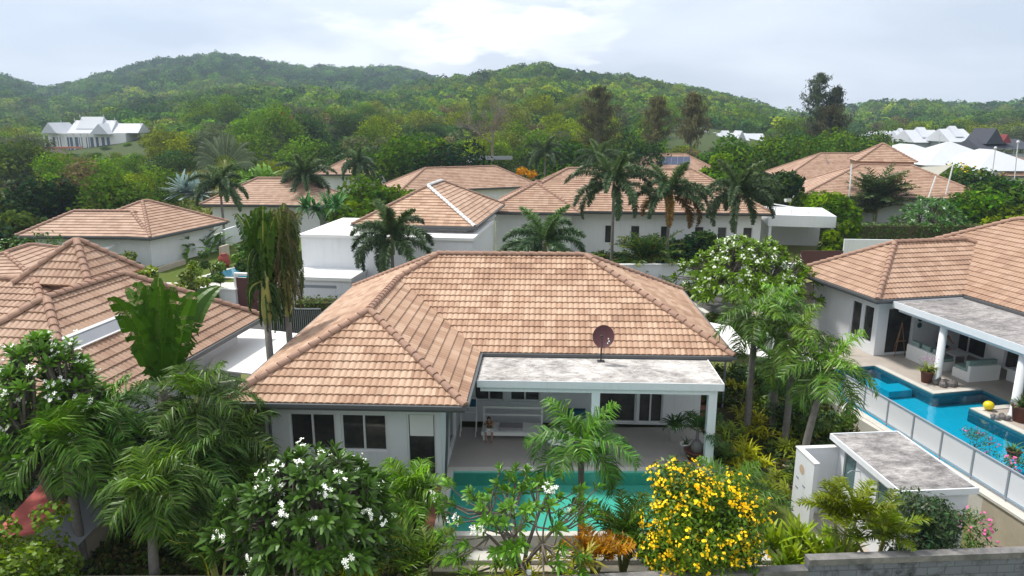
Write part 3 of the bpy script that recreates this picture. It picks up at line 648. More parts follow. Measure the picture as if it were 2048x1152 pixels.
fl = MB(); fl.box(xl0-.3, xi+.01, ylow, yn, -.62, -.52, M4); inM(rp, fl.build('basin', FLOOR_B))
pwl = MB(); pwl.box(xw-.02, xw-.002, yc, yn, -.52, -.02, M4).box(xw-.02, xi, yc-.02, yc-.002, -.52, -.02, M4).box(xi-.02, xi-.003, yp, yc-.02, -.52, -.02, M4)
pwl.box(xw+.23, xi-.02, yp+.002, yp+.02, -.52, -.02, M4).box(xw+.23, xw+.247, ylow, yp, -.52, -.02, M4).box(xl0-.3, xw, yn-.02, yn-.002, -.52, -.02, M4); inM(rp, pwl.build('pool_wall', PTILE))
wt = MB()
for (x0, x1, y0, y1) in ((xl0-.3, xw-.02, yc-.02, yn-.02), (xl0-.3, xi-.02, yp+.02, yc-.02), (xl0-.3, xw+.23, ylow, yp+.02)):
    wt.add([M4 @ Vector(p) for p in ((x0,y0,zz),(x1,y0,zz),(x1,y1,zz),(x0,y1,zz))], [(0,1,2,3)])
struct('water', wt, WATER_B)
cpg = MB(); cpg.box(xw, xw+.28, yc, yn, -.002, .012, M4).box(xw, xi, yc, yc+.28, .0125, .02, M4).box(xw+.25, xw+.53, ylow, yp, -.002, .012, M4).box(xw+.25, xi, yp-.3, yp, .0125, .02, M4)
inM(rp, cpg.build('coping', COPING))
mb = MB(); mb.box(xl0-.75, xl0-.3, ylow, yn, -.9, -.03, M4); inM(rp, mb.build('outer_edge', COPING))
mb = MB(); mb.box(xw-1.2, xw-.1, yc+1.0, yc+1.8, -.5, -.2, M4); inM(rp, mb.build('pool_step', FLOOR_B))

# veranda furniture of the right house
def rthing(name, label, cat, p, rz=0, group=None): return thing(name, label, cat, (p.x, p.y, 0), RT+rz, group)
def sofa(label, p, w, d, rz, arms=True):
    t = rthing('sofa', label, 'sofa', p, rz, 'white block sofas on the neighbour veranda')
    MB().box(-w/2, w/2, -d/2, d/2, 0, .40).build('base', WHITE2, t)
    MB().box(-w/2, -w/2+.14, -d/2, d/2, .401, .68).build('backrest', WHITE2, t)
    MB().box(-w/2+.16, w/2-.04, -d/2+.04, d/2-.04, .402, .52).build('seat_cushion', CUSH, t)
    for k in range(3):
        y = -d/2+.3+k*(d-.6)/2; MB().box(-w/2+.15, -w/2+.32, y-.24, y+.24, .5, .86, Matrix.Translation((0,0,0))).build('back_cushion', CUSH, t)
    return t
sofa('white block sofa with teal cushions, back to the pool, between the two veranda columns', P(1858, 728, 0), .85, 1.9, 0)
sofa('white corner sofa with teal pattern cushions nearest the second veranda column', P(1950, 755, 0), .9, 1.5, R(90))
t = rthing('coffee_table', 'low white table with a cup between the block sofas', 'table', P(1908, 722, 0))
MB().box(-.35, .35, -.35, .35, .34, .40).build('table_top', WHITE2, t)
for sx in (-1, 1):
    for sy in (-1, 1): MB().box(sx*.3-.03, sx*.3+.03, sy*.3-.03, sy*.3+.03, 0, .34).build('leg', WHITE2, t)
t = rthing('side_table', 'small white table with green plants beside the second column', 'table', P(2036, 762, 0)); MB().box(-.4, .4, -.3, .3, .45, .52).build('table_top', WHITE2, t)
for sx in (-1, 1): MB().box(sx*.33-.03, sx*.33+.03, -.25, .25, 0, .45).build('leg', WHITE2, t)
bp = P(1976, 820, 0); mb = MB(); mb.ball((0, 0, 0), (.19, .19, .17), 24, 14); o = mb.build('ball', YEL, None, True); o.location = (bp.x, bp.y, .19); tag(o, 'yellow rubber ball at the pool edge of the right villa', 'ball')
for i, (px, py, sc, lb) in enumerate([(1885, 770, 1, 'grey rocks with a small green plant at the foot of the first veranda column'), (2000, 838, .7, 'pale rocks at the foot of the second veranda column beside the yellow ball')]):
    q = P(px, py, 0); t = thing('rock_cluster', lb, 'rocks', (q.x, q.y, 0)); mb = MB()
    for k in range(7): mb.ball((random.uniform(-.4, .5)*sc, random.uniform(-.2, .2)*sc, .08), (random.uniform(.1, .2)*sc, random.uniform(.1, .18)*sc, random.uniform(.08, .2)*sc), 9, 6, .12)
    mb.build('rock', ROCK, t)
# easel like stand in the dark doorway and wall hangings
q = RWd(1.9, .55); t = thing('easel', 'wooden easel standing in the dark doorway of the right villa', 'easel', (q.x, q.y, 0), RT); mb = MB()
for a, b in (((-.28, -.1, 0), (0, 0, 1.6)), ((.28, -.1, 0), (0, 0, 1.6)), ((0, .35, 0), (0, 0, 1.55))): mb.tube([a, b], .02, 6)
mb.box(-.25, .25, -.08, -.04, .7, .74); mb.build('stand_frame', WOOD, t)
for i, (zq, lb) in enumerate(((1.95, 'top dark wall ornament'), (1.65, 'middle dark wall ornament'), (1.35, 'lowest dark wall ornament'))):
    q = RWd(3.0, .72); mb = MB(); mb.ball((0, 0, 0), (.11, .04, .13), 12, 8); o = mb.build('wall_ornament', mat('teal_ornament', (.03, .07, .09)), None, True); o.location = (q.x, q.y, zq)
    tag(o, lb+' of three in a column beside the dark doorway', 'ornament', 'wall ornaments on the right villa')

# ================================================================== left house (cupola) and its terrace canopy
LT0 = P(525, 633, 2.9); LA = R(8.2)     # frame: x' to the west is negative, y' away
LHs = thing('house', 'tiled villa at the left edge with a raised pyramid cupola roof', 'house', (LT0.x, LT0.y, 0), -0.0)
# axes: toward camera a = (-sin, -cos); west b = (-cos, sin)
LHs.rotation_euler = (0, 0, -LA)
def LL(p): return Matrix.Rotation(LA, 4, 'Z') @ (Vector(p)-Vector((LT0.x, LT0.y, 0)))
kz = 5.2; cse = P(178, 573, kz); cl = LL(cse); sz = 2.8; qx = cl.x-sz/2; qy = cl.y+sz/2; print('cupola', cl)
roof_on(LHs, [(-6.8, 0, -10.4, 0, 2.9, .70), (-20, -1.0, -9.5, 0, 2.9, .50)], TILE2, True, .13)
house_body(LHs, rect(-6.8, 0, -10.4, 0), 2.9, 0, .75)
house_body(LHs, rect(-20, -3.2, -9.5, 0), 2.9, 0, .8)
roof_on(LHs, [(cl.x-sz, cl.x, cl.y, cl.y+sz, kz, .94)], TILE2, True, .125, name='cupola_roof')
MB().box(cl.x-sz+.18, cl.x-.18, cl.y+.18, cl.y+sz-.18, kz-.8, kz-.01).build('cupola_neck', FASCIA, LHs)
# neighbour roof beyond it
A, B = P(-110, 545, 2.9), P(78, 562, 2.9)
# flat grey-white panel on the eave
pn = thing('solar_panel', 'grey solar heater panel with a white frame on the left villa roof', 'solar panel', LHs.location)
ML = Matrix.Rotation(-LA, 4, 'Z'); sl = lambda b, a, h: ML @ Vector((-b, -a, 2.9+.7*b+h))
sheetpart(pn, [ML @ Vector((0,0,0))+sl(1.6, 8.6, .1)+Vector(LHs.location), sl(1.6, 5.6, .1)+Vector(LHs.location), sl(2.0, 5.6, .1)+Vector(LHs.location), sl(2.0, 8.6, .1)+Vector(LHs.location)], .05, 'panel', GREYROOF)
for b0_, b1_ in ((1.96, 2.04), (1.56, 1.6)): sheetpart(pn, [sl(b0_, 8.65, .13)+Vector(LHs.location), sl(b0_, 5.55, .13)+Vector(LHs.location), sl(b1_, 5.55, .13)+Vector(LHs.location), sl(b1_, 8.65, .13)+Vector(LHs.location)], .06, 'frame_rail', WHITE2)
t = thing('shade_sail', 'white carport canopy between the left villa and the nearest villa', 'canopy', P(500, 700, 2.0))
mb = MB(); cs = [P(412, 737, 2.0), P(545, 752, 2.05), P(612, 690, 2.05), P(606, 668, 2.0), P(545, 661, 1.95), P(470, 655, 1.95)]
mb.sheet([rel(p, t) for p in cs], .05); mb.build('sheet', SAIL, t)
for p in (cs[0], cs[1], cs[3]): q = rel(p, t); MB().tube([(q.x, q.y, -2.5), (q.x, q.y, -.06)], .04, 8).build('post', GREY, t)
t = thing('shade_sail', 'white curved canopy beside the right corner of the nearest villa roof', 'canopy', P(1460, 680, 2.0))
mb = MB(); cs = [P(1453, 699, 2.0), P(1546, 718, 2.1), P(1510, 690, 2.1), P(1479, 672, 2.1), P(1461, 652, 2.05), P(1398, 641, 2.0)]
mb.sheet([rel(p, t) for p in cs], .05); mb.build('sheet', SAIL, t)
for p in (cs[0], cs[1], cs[5]): q = rel(p, t); MB().tube([(q.x, q.y, -2.5), (q.x, q.y, -.06)], .04, 8).build('post', GREY, t)

# ================================================================== houses further back
def villa(label, fl, fr, depth, slope=.524, ze=2.9, zb=-.6, tile=None, full=False, ops=None, more=(), inset=.75):
    O, rz, w = frame_of(P(*fl, ze), P(*fr, ze))
    t = thing('house', label, 'house', (O.x, O.y, 0), rz)
    blocks = [(0, w, 0, depth, ze, slope)]+[tuple(b) for b in more]
    roof_on(t, blocks, tile or TILE2, full, .12)
    for i, b in enumerate(blocks):
        house_body(t, rect(*b[:4]), b[4], zb, inset, (ops or {}).get(i))
    return t, w
def wins(w, n, z0, z1, ww=.8, kind='window'):
    return [((i+.5)*w/n-ww/2, (i+.5)*w/n+ww/2, z0, z1, 1, kind) for i in range(n)]
H8, w8 = villa('long tiled villa behind the nearest one, with a row of narrow dark windows', (990, 420), (1548, 428), 11.4, ze=3.4, zb=-1,
      ops={0: {0: [(1.2, 1.8, .5, 1.9, 1, 'window')]+[(x, x+.75, .7, 2.2, 1, 'window') for x in (8.2, 10.3, 12.7, 15.4, 17.2, 19.2)]}},
      more=[(-.6, 7.0, -1.3, 8, 3.4, .524)])
villa('tiled villa whose roof shows just behind the white-edged hip roof', (800, 383), (1080, 372), 8.1, zb=-1)
villa('tiled villa with blue solar panels on its roof behind the long villa', (1245, 345), (1446, 345), 9.2, zb=-1)
V3, w3 = villa('low tiled villa with a long grey-white wall and a second hipped wing, at left', (32, 472), (300, 474), 5.2, zb=-.6, ops={0: {0: [(4.2, 5.0, .8, 1.6, 1, 'window')]}})
# its second wing
e0, e1_ = P(300, 476, 2.9), P(455, 443, 2.9)
d = (e1_-e0); rz = math.atan2(d.y, d.x)-math.pi/2; Lw = d.length
Mv = V3.matrix_basis.copy(); Mv = Matrix.Translation(V3.location) @ Matrix.Rotation(V3.rotation_euler.z, 4, 'Z')
M2 = Mv.inverted() @ Matrix.Translation((e0.x, e0.y, 0)) @ Matrix.Rotation(rz, 4, 'Z')
def add_block(par, M2, blk, zb, tile=TILE2):
    before = set(par.children)
    roof_on(par, [blk], tile, False, .12); house_body(par, rect(*blk[:4]), blk[4], zb, .75)
    for o in set(par.children)-before: o.matrix_basis = M2 @ o.matrix_basis
add_block(V3, M2, (-7.6, 0, 0, Lw, 2.9, .5), -.6)
villa('tiled villa half hidden behind the tall traveller palms', (400, 409), (648, 411), 8, zb=-.8)
villa('small distant tiled villa left of the dark mango tree', (630, 349), (764, 349), 8.2, zb=-1)
villa('tiled roof corner at the far left edge behind the cupola villa', (-150, 566), (70, 560), 7.5, .38, zb=-.6)
VR, wr = villa('two-tier tiled villa with a pyramid cupola at upper right', (1606, 390), (1990, 400), 12.5, .45, zb=-.6)
fc = P(1714, 322, 6.2)
Mi = (Matrix.Translation(VR.location) @ Matrix.Rotation(VR.rotation_euler.z, 4, 'Z')).inverted()
cc = Mi @ P(1774, 322, 6.1)
roof_on(VR, [(cc.x-3.0, cc.x+3.0, cc.y, cc.y+6.0, 6.0, .62)], TILE2, False, .12, name='cupola_roof')
MB().box(cc.x-2.75, cc.x+2.75, cc.y+.25, cc.y+5.75, 4.2, 5.99).build('cupola_neck', TILE2, VR)
villa('wide tiled villa with a dark solar panel behind the cupola villa at upper right', (1568, 357), (1850, 360), 12, .5, zb=-.6)
villa('small tiled roof at the far right edge beyond the yellow-flowered shrub', (2010, 352), (2140, 352), 9, .5, zb=-.6)
# solar panels
def solar(label, q, n):
    t = thing('solar_panel', label, 'solar panel', q[0]); mb = MB(); g = MB()
    a, b, c, d = [rel(p, t) for p in q]
    nn = (b-a).cross(d-a).normalized()*.08
    for i in range(n):
        for j in range(2):
            u0, u1, v0, v1 = i/n+.004, (i+1)/n-.004, j/2+.01, (j+1)/2-.01
            f = lambda u, v: (a+(b-a)*u)*(1-v)+(d+(c-d)*u)*v+nn
            mb.sheet([f(u0,v0), f(u1,v0), f(u1,v1), f(u0,v1)], .03)
            g.sheet([f(i/n, j/2)-nn*.2, f((i+1)/n, j/2)-nn*.2, f((i+1)/n, (j+1)/2)-nn*.2, f(i/n, (j+1)/2)-nn*.2], .02)
    mb.build('cell_array', SOLAR, t); g.build('rack', GREY, t)
def onslope(px, py, Y0, ze, s):   # point of a south slope starting at (Y0, ze)
    x, y = (px-1024)/F_PX, (576-py)/F_PX
    d = Vector((x, math.cos(PITCH)+y*math.sin(PITCH), -math.sin(PITCH)+y*math.cos(PITCH)))
    t = (ze-s*Y0-CAM_H)/(d.z-s*d.y); return Vector((d.x*t, d.y*t, CAM_H+d.z*t))
Y9 = P(1345, 345, 2.9).y
solar('blue solar panel array on the roof behind the long villa', [onslope(px, py, Y9, 2.9, .524) for px, py in ((1316, 330), (1380, 330), (1380, 314), (1319, 314))], 5)
Y10 = P(1650, 358, 2.9).y
solar('dark solar panel array on the roof left of the upper right cupola', [onslope(px, py, Y10, 2.9, .5) for px, py in ((1655, 330), (1714, 330), (1722, 309), (1648, 309))], 4)

# white modern building with the painted hip roof
A, B = P(705, 449, 4.0), P(952, 451, 4.0); O, rz, w6 = frame_of(A, B)
H6 = thing('house', 'white boxy building with a hip roof edged in white and a flat terrace roof', 'house', (O.x, O.y, 0), rz-R(5))
roof_on(H6, [(0, w6, 0, 12.2, 4.0, .53)], TILE, False, .12)
mb = MB(); fcs, hps = hipf(0, w6, 0, 12.2, 4.0, .53)
for h in (hps[1], hps[4]): caps(mb, Vector(h[0])+Vector((0,0,.03)), Vector(h[1])+Vector((0,0,.03)), .125, 5, .36, .05)
mb.build('white_ridge_cap', WHITE2, H6)
house_body(H6, rect(0, w6, 0, 12.2), 4.0, 0, .6, {1: [(2, 3, .6, 2.6, 1, 'window'), (5, 6.2, .1, 2.4, 1, 'door')]})
i6 = (Matrix.Translation(H6.location) @ Matrix.Rotation(H6.rotation_euler.z, 4, 'Z')).inverted()
def L6(px, py, z): return i6 @ P(px, py, z)
bx0 = L6(598, 470, 3.55).x; bx1 = L6(948, 474, 3.55).x; by0 = L6(650, 470, 3.55).y
MB().box(bx0, bx1, by0, by0+7.5, -.8, 3.4).build('terrace_block', WHITE, H6)
mb = MB(); mb.box(bx0-.12, bx1+.1, by0-.12, by0+7.6, 3.402, 3.58); mb.build('terrace_roof', WHITE2, H6)
gx0 = L6(560, 560, 1.4).x; gx1 = L6(697, 560, 1.4).x; gy0 = L6(650, 556, 1.4).y
MB().box(gx0, gx1, gy0, by0-.003, -.8, 1.25).build('garage_wall', WHITE, H6)
MB().box(gx0-.1, gx1+.1, gy0-.12, by0-.004, 1.252, 1.45).build('garage_roof', WHITE2, H6)
MB().box(gx0+.6, gx1-.9, gy0-.02, gy0+.02, .78, .95).build('vent_slot', GREY, H6)
MB().box(gx1-.5, gx1-.38, gy0-.05, gy0-.002, .1, .35).build('meter_box', GREY, H6)
mb = MB(); mb.box(bx0+3.6, bx0+3.85, by0-.03, by0+.0, 2.6, 2.75).box(bx0+4.9, bx0+5.05, by0-.03, by0+.0, .9, 1.05); mb.build('wall_vent', GREY, H6)
# orange awning between the buildings
t = thing('awning', 'orange awning in the gap between the white building and the long villa', 'awning', P(965, 468, 2.6)); sheetpart(t, [P(949, 460, 2.7), P(985, 470, 2.4), P(985, 460, 2.6), P(955, 455, 2.9)], .05, 'cloth', ORANGE)
MB().tube([rel(P(985, 470, 2.4), t), rel(P(985, 470, -.6), t)], .04, 6).build('post', GREY, t)

# ------------------------------------------------------------------ walls, gates, lane
zrect('lane', ROAD, -26, 60, 36.6, 45.2, -.9, -.56)
def lwall(name, label, cat, p0, p1, h, th=.18, m=None, zb=-.6, capm=None, group=None):
    p0 = Vector((p0.x, p0.y, 0)); p1 = Vector((p1.x, p1.y, 0)); d = p1-p0
    t = thing(name, label, cat, p0, math.atan2(d.y, d.x), group); Ln = d.length
    if capm:
        MB().box(0, Ln, 0, th, zb, h-.08).build('wall_face', m or WHITE, t); MB().box(-.04, Ln+.04, -.05, th+.05, h-.08, h).build('wall_cap', capm, t)
    else: MB().box(0, Ln, 0, th, zb, h).build('wall_face', m or WHITE, t)
    return t
lwall('perimeter_wall', 'white garden wall across the lane in front of the long villa', 'wall', P(1215, 590, -.55), P(1600, 588, -.55), 1.5, capm=WHITE2)
lwall('perimeter_wall', 'white wall left of the white building, in front of the blue pool', 'wall', P(396, 618, -.55), P(474, 622, -.55), .8, capm=WHITE2)
zt_p = .66; pA = P(474, 621, -.55)
zrect('upper_terrace', GRASS, -46, pA.x+.1, pA.y+.25, 61, -.9, zt_p)
zrect('terrace_edge', COPING, -30, pA.x+3.2, pA.y+.2, pA.y+2.2, -.9, zt_p+.03)
q = lwall('gate', 'dark brown door in a white frame left of the tall traveller palms', 'gate', P(478, 620, -.55), P(528, 622, -.55), 1.45, .08, GATE)
mb = MB(); mb.box(-.12, -.0, -.06, .2, -.6, 1.6).box(1.55, 1.68, -.06, .2, -.6, 1.6).box(-.12, 1.68, -.061, .201, 1.6, 1.74); mb.build('gate_frame', WHITE2, q)
lwall('gate', 'brown board gate right of the garage, behind the roof ridge', 'gate', P(694, 612, -.55), P(760, 612, -.55), 1.0, .06, GATE)
lwall('gate', 'long brown metal gate behind the right frangipani', 'gate', P(1598, 548, -.55), P(1682, 548, -.55), 1.2, .06, GATE)
lwall('perimeter_wall', 'short white wall segment right of the long brown gate', 'wall', P(1684, 530, -.55), P(1800, 532, -.55), 1.5)
lwall('perimeter_wall', 'beige wall with a door left of the right villa', 'wall', P(1580, 640, 0), P(1660, 640, 0), 2.0, m=mat('beige_wall', (.46, .39, .31), .8, .2), zb=-.3)
for i, (a, b, h, lb) in enumerate([((315, 528), (400, 508), 1.2, 'white stepped garden wall nearest the left pool'), ((400, 508), (452, 492), 1.35, 'middle section of the white stepped garden wall'), ((452, 494), (500, 476), 1.6, 'farthest section of the white stepped garden wall')]):
    lwall('perimeter_wall', lb, 'wall', P(*a, zt_p), P(*b, zt_p), h+.45, zb=-.6, group='stepped white garden walls')
lwall('garden_wall', 'low cream planter wall beside the left pool', 'wall', P(320, 545, zt_p), P(372, 528, zt_p), 1.0, m=CREAM, zb=-.6)
lwall('pillar', 'cream wall pillar beside the red jar', 'pillar', P(445, 528, zt_p), P(461, 522, zt_p), 1.9, m=CREAM, zb=-.6)
q = P(450, 534, zt_p); t = thing('jar', 'big round red clay jar beside the cream pillar', 'jar', q); mb = MB(); mb.lathe([(0,0),(.25,0),(.42,.4),(.38,.75),(.2,.9),(.25,.95),(0,.93)], (0,0,0), 14); mb.build('pot', mat('red_clay', (.30, .06, .04), .5), t, True)
# far left pool
lp = thing('swimming_pool', 'small blue pool glimpsed between the left villas', 'pool', P(470, 545, zt_p))
mb = MB(); pp = [P(412, 553, zt_p), P(520, 556, zt_p), P(540, 520, zt_p), P(505, 526, zt_p)]
mb.prism([rel(Vector((p.x, p.y, 0)), lp)[:2] for p in offset(pp, .35)], -.55, .02); mb.build('coping', COPING, lp)
mb = MB(); mb.prism([rel(Vector((p.x, p.y, 0)), lp)[:2] for p in pp], .0, .035); mb.build('basin', mat('blue_pool_surface', (.02, .18, .27), .08, .6), lp)
t = thing('slat_fence', 'dark slatted fence with pale verticals behind the tall traveller palm stems', 'fence', P(540, 668, -.4)); o0 = Vector(t.location)
a, b = rel(P(545, 668, -.4), t), rel(P(645, 668, -.4), t); mb = MB(); mb.box(a.x, b.x, -.02, .02, .0, 1.35); mb.build('backing', BLACK, t)
mb = MB(); n = 26
for i in range(n): x = a.x+(b.x-a.x)*i/(n-1); mb.box(x-.012, x+.012, -.05, -.025, .05, 1.3)
mb.box(a.x, b.x, -.06, -.02, 1.35, 1.42); mb.build('slat', GREY, t)
# carport of the long villa
cp0, cp1 = P(1536, 452, 1.9), P(1671, 456, 1.9); O, rz, wc = frame_of(cp0, cp1)
t = thing('carport', 'white flat-roofed carport with a deep fascia at the end of the long villa', 'carport', (O.x, O.y, 0), rz)
MB().box(0, wc, 0, 6, 1.9, 2.85).build('roof_box', WHITE, t); MB().box(.01, wc-.05, 5.7, 5.85, -1, 1.895).build('back_wall', WHITE, t)
for x in (.1, wc-.3): MB().box(x, x+.2, .1, .3, -1, 1.895).build('column', WHITE, t)
mb = MB()
for y0 in (.8, 3.4): mb.tube([(.2, y0, 3.45), (wc-1.5, y0, 2.95)], .05, 6)
for k in range(4): mb.tube([(.6+k*1.3, .8, 2.85), (.6+k*1.3, .8, 3.35-k*.1)], .04, 6)
mb.build('roof_frame', WHITE2, t)
t = thing('tank_cap', 'round beige chimney cap beside the rear ridge of the nearest villa', 'vent', P(1236, 545, 1.0)); mb = MB(); mb.lathe([(0, -1.5), (.5, -1.5), (.5, 0), (.62, .02), (.62, .16), (0, .26)], (0,0,0), 16); mb.build('cap', COPING, t, True)
# shade sail and poles upper right
t = thing('shade_sail', 'white triangular shade sail over the upper right garden', 'shade sail', P(1705, 331, 5)); sheetpart(t, [P(1703, 329, 5.2), P(1736, 351, 4.4), P(1805, 344, 4.6)], .04, 'cloth', SAIL)
t = thing('shade_sail', 'beige shade sail between two leaning white poles at upper right', 'shade sail', P(1830, 335, 4)); sheetpart(t, [P(1800, 344, 4.6), P(1868, 356, 4.0), P(1905, 330, 5.0), P(1850, 333, 5.0)], .04, 'cloth', mat('beige_cloth', (.42, .40, .33)))
for i, (a, b, lb) in enumerate([((1857, 395), (1872, 352), 'shorter leaning white pole of the upper right shade sails'), ((1886, 412), (1906, 330), 'taller leaning white pole of the upper right shade sails'), ((1700, 375), (1703, 329), 'upright white pole at the left tip of the white shade sail')]):
    q0_, q1_ = PY(*a, 72), PY(*b, 72.5); mb = MB(); mb.tube([Vector((0,0,-3)), Vector((0,0,0)), q1_-q0_], .07, 8); o = mb.build('pole', WHITE2); o.location = q0_; tag(o, lb, 'pole')
t = thing('shade_sail', 'white triangular sail in front of the low villa wall at left', 'shade sail', P(230, 495, 2.4)); sheetpart(t, [P(196, 499, 2.1), P(205, 502, 2.0), P(252, 482, 2.4)], .04, 'cloth', SAIL); MB().tube([rel(P(253, 483, 2.4), t), rel(P(253, 483, 2.4), t)+Vector((0,0,-3))], .05, 8).build('pole', WHITE2, t)
q = P(269, 524, zt_p); t = thing('folded_parasol', 'folded pink parasol against the low villa wall at left', 'parasol', q); mb = MB(); mb.lathe([(0,.6),(.09,.7),(.1,1.2),(.03,2.2),(0,2.25)], (0,0,0), 8); mb.build('canopy', mat('pink_cloth', (.45, .08, .15)), t); MB().tube([(0,0,-.6),(0,0,.7)], .03, 6).build('pole', GREY, t)

# white Thai villa on the left slope
D = 210
def far(px, py, d): return PY(px, py, d)
zf = far(180, 289, D).z; print('thai', zf, terr1(far(180, 290, D).x, D), terr1(far(180,290,D).x, 190), terr1(far(180,290,D).x, 170))
t = thing('thai_villa', 'white Thai style villa with stacked gabled roofs on the left hillside', 'villa', (far(182, 290, D).x, D, zf))
sc = D/F_PX*1.0
def gable(mb, x0, x1, y0, y1, z0, zr, over=.5, axis='x'):
    if axis == 'x':
        ym = (y0+y1)/2; mb.add([(x0-over,y0-over,z0),(x1+over,y0-over,z0),(x1+over*.4,ym,zr),(x0-over*.4,ym,zr),(x0-over,y1+over,z0),(x1+over,y1+over,z0)], [(0,1,2,3),(3,2,5,4),(0,3,4),(1,5,2),(0,4,5,1)])
    else:
        xm = (x0+x1)/2; mb.add([(x0-over,y0-over,z0),(x1+over,y0-over,z0),(xm,y0-over*.4,zr),(x0-over,y1+over,z0),(x1+over,y1+over,z0),(xm,y1,zr)], [(0,1,2),(0,2,5,3),(1,4,5,2),(3,5,4),(0,3,4,1)])
mb = MB(); u = sc
mb.box(-82*u, 70*u, 0, 9, -4, 22*u); mb.build('wall', WHITE2, t)
mb = MB(); gable(mb, -40*u, 38*u, .5, 8.5, 22*u, 46*u, .6); gable(mb, -28*u, 15*u, 1.5, 7.5, 30*u, 53*u, .3); gable(mb, -80*u, -58*u, -2, 8, 22*u, 42*u, .6, 'y'); gable(mb, 14*u, 42*u, -2, 8, 20*u, 40*u, .6, 'y'); gable(mb, 40*u, 90*u, 1, 8, 22*u, 40*u, .5)
for (x, z) in ((-30*u, 53*u), (17*u, 53*u), (-42*u, 46*u), (38*u, 46*u), (-69*u, 42*u), (28*u, 40*u), (88*u, 40*u)): mb.tube([(x, 4, z-.2), (x, 4, z+.8)], [.15, .05], 5)
mb.build('roof', SHEET, t)
mb = MB()
for i, x in enumerate((-75, -64, -48, -40, -30, -22, -8, 0, 10, 22, 32)): mb.box(x*u, (x+6)*u, -.05, .0, -3.5, 14*u)
mb.build('window', mat('blue_glass', (.12, .17, .25), .2, .5), t)
mb = MB()
for i in range(8): x = -84+i*14; mb.box(x*u, (x+1.5)*u, -1.6, -1.2, -4, 20*u)
mb.box(-84*u, 16*u, -1.8, -1, 20*u, 22*u-.02); mb.build('column', WHITE2, t)
q = far(95, 297, 190); t = thing('terrace_wall', 'pinkish wall with an orange cap below the white hillside villa', 'wall', q); MB().box(-4, 5, 0, .4, -4, 0).build('wall_face', mat('pinkish_wall', (.42, .30, .29)), t); MB().box(-4.2, 9, -.15, .5, .0, .45).build('wall_cap', mat('orange_cap', (.50, .20, .12)), t)

# white-roofed houses to the right
def white_house(label, a, b, depth, ze, zb, slope, d, hip=True, gableN=0):
    slope *= .72 if not hip else 1
    A = PY(*a, d); B = PY(*b, d); w = B.x-A.x
    t = thing('white_roofed_house', label, 'house', (A.x, d, A.z), 0)
    mb = MB()
    if hip:
        fs, hp = hipf(0, w, 0, depth, 0, slope)
        for f in fs: mb.add(f, [tuple(range(len(f)))])
    else: gable(mb, 0, w, 0, depth, 0, slope*depth/2)
    for k in range(gableN):
        x = w*(k+.5)/gableN; gable(mb, x-w*.12, x+w*.12, depth*.15, depth*.8, slope*depth*.2, slope*depth*.62, .3, 'y' if k % 2 else 'x')
    mb.build('roof', SHEET, t)
    MB().box(.5, w-.5, .5, depth-.5, -4.5, -.02).build('wall', mat('pale_grey_wall', (.50, .52, .54)), t); return t
white_house('broad white metal hip roof behind the upper right cupola', (1800, 314), (1910, 306), 14, 0, 0, .42, 125)
white_house('large white hip roof nearest behind the upper right yellow shrub', (1852, 331), (2035, 334), 13, 0, 0, .5, 108)
white_house('white flat hip roof at the right edge beyond the shrub', (1955, 342), (2110, 342), 14, 0, 0, .5, 100)
gw = 'far white gabled houses in a row'
for i, (a, b, d, g_, lb) in enumerate([((1740, 290), (1790, 290), 230, 1, 'leftmost far white roof, partly behind trees'), ((1752, 283), (1772, 283), 260, 0, 'small far white gable left of the cupola'), ((1776, 282), (1796, 282), 250, 0, 'far white gable just behind the cupola peak'),
        ((1805, 283), (1828, 283), 230, 1, 'far white gable right of the cupola peak'), ((1830, 285), (1890, 285), 200, 1, 'far white roof with a dormer behind the broad white roof'), ((1902, 284), (1950, 284), 190, 1, 'tall far white gable left of the dark Thai roof'),
        ((1338, 279), (1352, 279), 260, 0, 'single far white gable left of the brown casuarina'), ((1395, 286), (1440, 286), 240, 1, 'far white roof right of the brown casuarina'), ((1445, 288), (1500, 286), 230, 2, 'far white double gable above the long villa palms'), ((1500, 288), (1535, 288), 240, 0, 'low far white roof at the end of the distant row')]):
    white_house(lb, a, b, 12, 0, 0, .75, d, False, g_)['group'] = gw
A = PY(2008, 296, 150); t = thing('thai_pavilion', 'dark steep Thai style roof with a red ridge at the far right', 'pavilion', A)
mb = MB(); gable(mb, -4.5, 5.5, 0, 9, -.2, 1.7, .8); gable(mb, -3.0, 0, 1, 8, .8, 3.9, .4, 'y'); mb.build('roof', DARKROOF, t)
mb = MB(); gable(mb, 0.1, 1.6, .8, 7, 1.0, 2.7, .2, 'y'); mb.build('red_gable', mat('dark_red_roof', (.22, .04, .04)), t)
mb = MB(); mb.box(-4, 5, .5, 8, -4.5, -1.2); [mb.box(x, x+.25, 0, .25, -1.2, -.2) for x in (-4, -2, 0, 2, 4.7)]; mb.build('wall', mat('pale_grey_wall', (.5, .5, .5)), t)
for i, (a, b, lb) in enumerate([((1985, 352), (1991, 296), 'thin grey lamp post in front of the big white roof'), ((2035, 320), (2036, 284), 'thin pale lamp post beside the dark Thai roof'), ((1880, 282), (1880, 269), 'short pale pole among the far white gables'), ((1963, 283), (1963, 270), 'short pale pole left of the dark Thai roof')]):
    q0_, q1_ = PY(*a, 98 if i < 2 else 180), PY(*b, 98 if i < 2 else 180); mb = MB(); mb.tube([Vector((0,0,-2.5)), q1_-q0_], .07, 6); mb.ball(q1_-q0_, .2 if i < 2 else .12, 8, 6); o = mb.build('lamp_post', FRAME); o.location = q0_; tag(o, lb, 'lamp post')
